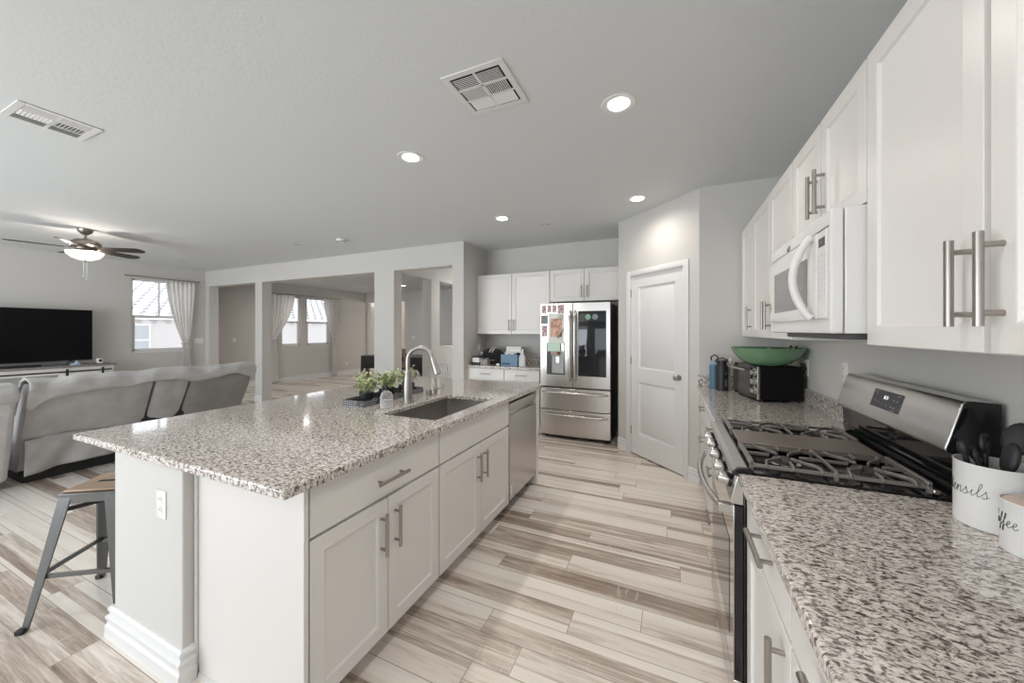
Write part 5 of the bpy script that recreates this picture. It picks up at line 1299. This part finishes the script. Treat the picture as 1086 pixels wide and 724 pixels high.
t = thing('dining_chair', 'brown wooden cross-back chair at the dining table seen through the passage opening', 'chair', (-5.93, 6.95, 0))
q0 = (-5.93, 6.95)
BX(q0[0]-0.21, q0[1]-0.19, 0.43, q0[0]+0.21, q0[1]+0.22, 0.465).build('seat', WOODB, t, bevel=0.01)
for sx in (-1, 1):
    MB().bar((q0[0]+sx*0.185, q0[1]+0.19, 0), (q0[0]+sx*0.185, q0[1]+0.19, 0.43), 0.035, 0.035).build('leg', WOODB, t)
    MB().bar((q0[0]+sx*0.185, q0[1]-0.18, 0), (q0[0]+sx*0.185, q0[1]-0.17, 0.45), 0.038, 0.038).build('leg', WOODB, t)
bk = MB()
for sx in (-1, 1): bk.bar((q0[0]+sx*0.19, q0[1]-0.17, 0.45), (q0[0]+sx*0.20, q0[1]-0.25, 1.0), 0.04, 0.035)
bk.bar((q0[0]-0.2, q0[1]-0.245, 0.97), (q0[0]+0.2, q0[1]-0.245, 0.97), 0.03, 0.08); bk.bar((q0[0]-0.19, q0[1]-0.19, 0.58), (q0[0]+0.19, q0[1]-0.19, 0.58), 0.03, 0.045)
bk.bar((q0[0]-0.185, q0[1]-0.195, 0.60), (q0[0]+0.185, q0[1]-0.24, 0.94), 0.025, 0.06, (0, 1, 0)); bk.bar((q0[0]+0.185, q0[1]-0.195, 0.60), (q0[0]-0.185, q0[1]-0.24, 0.94), 0.025, 0.06, (0, 1, 0))
bk.build('backrest', WOODB, t)

# bar stool, turned
t = thing('bar_stool', 'gunmetal bar stool with a wooden seat beside the island wall', 'stool', (0, 0, 0))
sh = 0.62; ft, tp = 0.195, 0.117
MB().panel((-0.125, -0.125, sh - 0.012), X_, Y_, Z_, 0.25, 0.25, 0.006, []).build('seat_pan', GUN, t, bevel=0.004)
st_ = BX(-0.112, -0.112, sh - 0.0055, 0.112, 0.112, sh + 0.006).build('seat', WOODS, t, bevel=0.004)
BX(-0.05, -0.012, sh + 0.0055, 0.05, 0.012, sh + 0.0068).build('hand_slot', SHADOWGAP, st_)
ap = MB()
for i in range(4):
    a = PI/2*i; M = Matrix.Rotation(a, 4, 'Z'); k0 = len(ap.v); ap.box(-0.120, 0.115, sh - 0.055, 0.120, 0.122, sh - 0.010); ap.xf(M, k0)
ap.build('apron', GUN, t, bevel=0.002)
for sx, sy in ((-1, -1), (1, -1), (1, 1), (-1, 1)):
    lg = MB(); n = 5; vs_ = []
    for i in range(n+1):
        f = i/n; cx_, cy_ = sx*(ft + (tp - ft)*f), sy*(ft + (tp - ft)*f); z_ = 0.012 + (sh - 0.03)*f; wd = 0.018 + 0.022*f
        for a, b_ in ((0.004, 0.004), (0.004, -wd*1.2), (-0.004, -wd*1.2), (-wd*0.5, -wd*0.5), (-wd*1.2, -0.004), (-wd*1.2, 0.004)): vs_.append((cx_ + sx*a, cy_ + sy*b_, z_))
    fs_ = [tuple(range(6)), tuple(n*6 + j for j in range(6))] + [(i*6+j, i*6+(j+1) % 6, (i+1)*6+(j+1) % 6, (i+1)*6+j) for i in range(n) for j in range(6)]
    L_ = lg.add(vs_, fs_).build('leg', GUN, t)
    BX(sx*ft - 0.018, sy*ft - 0.018, 0, sx*ft + 0.012, sy*ft + 0.012, 0.022).build('foot_cap', BLACKM, L_, bevel=0.003)
fr_ = ft + (tp - ft)*0.36 - 0.012; zz = 0.235
for i in range(4):
    a = PI/2*i; M = Matrix.Rotation(a, 4, 'Z'); MB().bar((-fr_, fr_, zz + 0.012*(i % 2)), (fr_, fr_, zz + 0.012*(i % 2)), 0.012, 0.020).xf(M).build('stretcher', GUN, t)
ct_ = ft + (tp - ft)*0.85 - 0.01
for i in (0, 1): MB().bar((-ct_, ct_*(-1 if i else 1), 0.53), (ct_, ct_*(1 if i else -1), 0.53), 0.004, 0.02).build('brace', BLACKM, t)
t.location = (-2.737, 0.889, 0); t.rotation_euler = (0, 0, math.radians(34))

# ================================================================== CEILING FIXTURES
def can_light(label, x, y, lit=True):
    t = thing('ceiling_light', label, 'ceiling light', (x, y, H), 'recessed ceiling lights')
    MB().lathe([(0.066, -0.001), (0.066, -0.004), (0.094, -0.006), (0.098, -0.003), (0.098, -0.0005)], (x, y, H), 40).build('trim_ring', TRIM, t)
    MB().lathe([(0.066, -0.004), (0.058, -0.0028), (0.057, -0.0022)], (x, y, H), 40, caps=False).build('baffle', TRIM, t)
    MB().lathe([(0.060, -0.0065), (0.05, -0.009), (0.001, -0.010)], (x, y, H), 40, caps=False).lathe([(0.060, -0.0065), (0.060, -0.0042)], (x, y, H), 40, caps=False).build('lens', LENS, t)
    light('can_lamp', 'SPOT', (x, y, H - 0.03), CAN_POWER, WARM, (0, 0, 0), spot_size=math.radians(168), spot_blend=1.0, shadow_soft_size=0.06)
can_light('lit recessed ceiling light nearest the camera, right of the square vent', -0.28, 2.164)
can_light('lit recessed ceiling light above the island sink, left of the square vent', -1.81, 2.19)
can_light('lit recessed ceiling light in front of the pantry door', -0.309, 3.785)
can_light('lit recessed ceiling light in front of the back wall cabinets', -1.813, 3.812)
can_light('lit recessed ceiling light in the dining room seen through the passage opening', -7.12, 8.29)
can_light('unseen recessed ceiling light added to brighten the passage behind the header wall', -3.5, 6.3)  # hidden can, added because the passage wall came out too dark
light('passage_fill', 'POINT', (-3.5, 8.2, 2.2), 55, (0.96, 0.98, 1.0), shadow_soft_size=0.15)  # fill light with no fixture, added to brighten the passage wall
for x, y in ((-5.6, 6.2), (-8.4, 6.2)): light('can_lamp', 'SPOT', (x, y, H - 0.03), CAN_POWER * 1.6, WARM, (0, 0, 0), spot_size=math.radians(168), spot_blend=1.0, shadow_soft_size=0.06)  # extra spots without fixtures, added to brighten the dining room
for x, y in ((-0.28, 0.56), (-1.81, 0.56), (-1.81, -1.1)): light('can_lamp', 'SPOT', (x, y, H - 0.03), CAN_POWER, WARM, (0, 0, 0), spot_size=math.radians(168), spot_blend=1.0, shadow_soft_size=0.06)
for x, y, lb, r in ((-1.438, 4.265, 'small flat sprinkler cover on the ceiling near the back wall cabinets', 0.045), (-5.22, 3.715, 'small flat sprinkler cover on the living room ceiling toward the middle pier', 0.045), (-8.32, 3.67, 'small flat sprinkler cover on the ceiling near the living room window', 0.05)):
    t = thing('sprinkler_cover', lb, 'sprinkler', (x, y, H)); MB().lathe([(r, -0.0005), (r, -0.005), (r*0.8, -0.007), (r*0.8, -0.003)], (x, y, H), 24).build('ring', mat('grey_ring', (0.4, 0.4, 0.4), 0.5), t); MB().lathe([(r*0.75, -0.004), (r*0.75, -0.009), (0.001, -0.010)], (x, y, H), 24).build('plate', TRIM, t)
t = thing('smoke_detector', 'white smoke detector on the ceiling beside the header wall', 'smoke detector', (-4.356, 3.757, H))
MB().lathe([(0.07, -0.0005), (0.07, -0.012), (0.062, -0.030), (0.045, -0.036), (0.001, -0.037)], (-4.356, 3.757, H), 32).build('cover', TRIM, t); MB().lathe([(0.058, -0.030), (0.060, -0.0305), (0.06, -0.033), (0.056, -0.034)], (-4.356, 3.757, H), 32).build('slot_ring', DARKGREY, t)

def vent(label, x0, y0, x1, y1, banks, fr_=0.035):
    """banks: (bx0,by0,bx1,by1,dir,tilt,n)"""
    t = thing('ceiling_vent', label, 'vent', ((x0+x1)/2, (y0+y1)/2, H))
    f = MB(); z0, z1 = H - 0.007, H - 0.0005
    f.box(x0, y0, z0, x1, y0 + fr_, z1); f.box(x0, y1 - fr_, z0, x1, y1, z1); f.box(x0, y0 + fr_, z0, x0 + fr_, y1 - fr_, z1); f.box(x1 - fr_, y0 + fr_, z0, x1, y1 - fr_, z1)
    f.build('frame', TRIM, t, bevel=0.003)
    BX(x0 + fr_, y0 + fr_, H - 0.0012, x1 - fr_, y1 - fr_, H - 0.0004).build('duct_opening', SHADOWGAP, t)
    grid_ = MB(); xs = sorted({b_[0] for b_ in banks} | {b_[2] for b_ in banks}); ys = sorted({b_[1] for b_ in banks} | {b_[3] for b_ in banks})
    for a, b_ in zip(xs[1:-1:2], xs[2::2]): grid_.box(a, y0 + fr_, z0, b_, y1 - fr_, H - 0.0015)
    for a, b_ in zip(ys[1:-1:2], ys[2::2]): grid_.box(x0 + fr_, a, z0, x1 - fr_, b_, H - 0.0015)
    grid_.build('crossbars', TRIM, t)
    for bx0, by0, bx1, by1, dr_, tl_, n in banks:
        lv_ = MB()
        for i in range(n):
            f_ = (i + 0.5)/n
            if dr_ == 'x':
                yc = by0 + (by1-by0)*f_; hw_ = (by1-by0)/n*0.40; lv_.bar((bx0, yc, H - 0.0055), (bx1, yc, H - 0.0055), 2*hw_, 0.0016, (0, tl_, 1))
            else:
                xc = bx0 + (bx1-bx0)*f_; hw_ = (bx1-bx0)/n*0.36; lv_.bar((xc, by0, H - 0.0055), (xc, by1, H - 0.0055), 2*hw_, 0.0016, (tl_, 0, 1))
        lv_.build('louvre_bank', TRIM, t)
vx0, vy0, vx1, vy1 = -1.103, 1.564, -0.745, 1.925
q = 0.045; mx = (vx0+vx1)/2; c6 = []
ya = [vy0 + q, vy0 + q + 0.082, vy0 + q + 0.094, vy0 + q + 0.176, vy0 + q + 0.188, vy1 - q]
for (xa, xb) in ((vx0 + q, mx - 0.006), (mx + 0.006, vx1 - q)):
    c6 += [(xa, ya[0], xb, ya[1], 'x', -0.5, 7), (xa, ya[2], xb, ya[3], 'y', -0.5 if xa < mx - 0.05 else 0.5, 11), (xa, ya[4], xb, ya[5], 'x', 0.5, 7)]
vent('square white ceiling vent with six louvre banks above the island', vx0, vy0, vx1, vy1, c6)
vx0, vy0, vx1, vy1 = -3.735, 0.735, -3.405, 1.078
ym = (vy0+vy1)/2
c6 = []
xs_ = [vx0 + 0.04, vx0 + 0.114, vx0 + 0.124, vx0 + 0.206, vx0 + 0.216, vx1 - 0.04]
for (a, b_) in ((vy0 + 0.035, ym - 0.008), (ym + 0.008, vy1 - 0.035)):
    c6 += [(xs_[0], a, xs_[1], b_, 'y', 0.5, 6), (xs_[2], a, xs_[3], b_, 'x', 0.5 if a < ym - .1 else -0.5, 8), (xs_[4], a, xs_[5], b_, 'y', -0.5, 6)]
vent('white ceiling vent over the living room edge, beyond the stool', vx0, vy0, vx1, vy1, c6)
vent('small white ceiling vent in the dining room', -8.6, 7.8, -8.3, 8.1, [(-8.56, 7.84, -8.34, 8.06, 'x', 0.5, 9)])
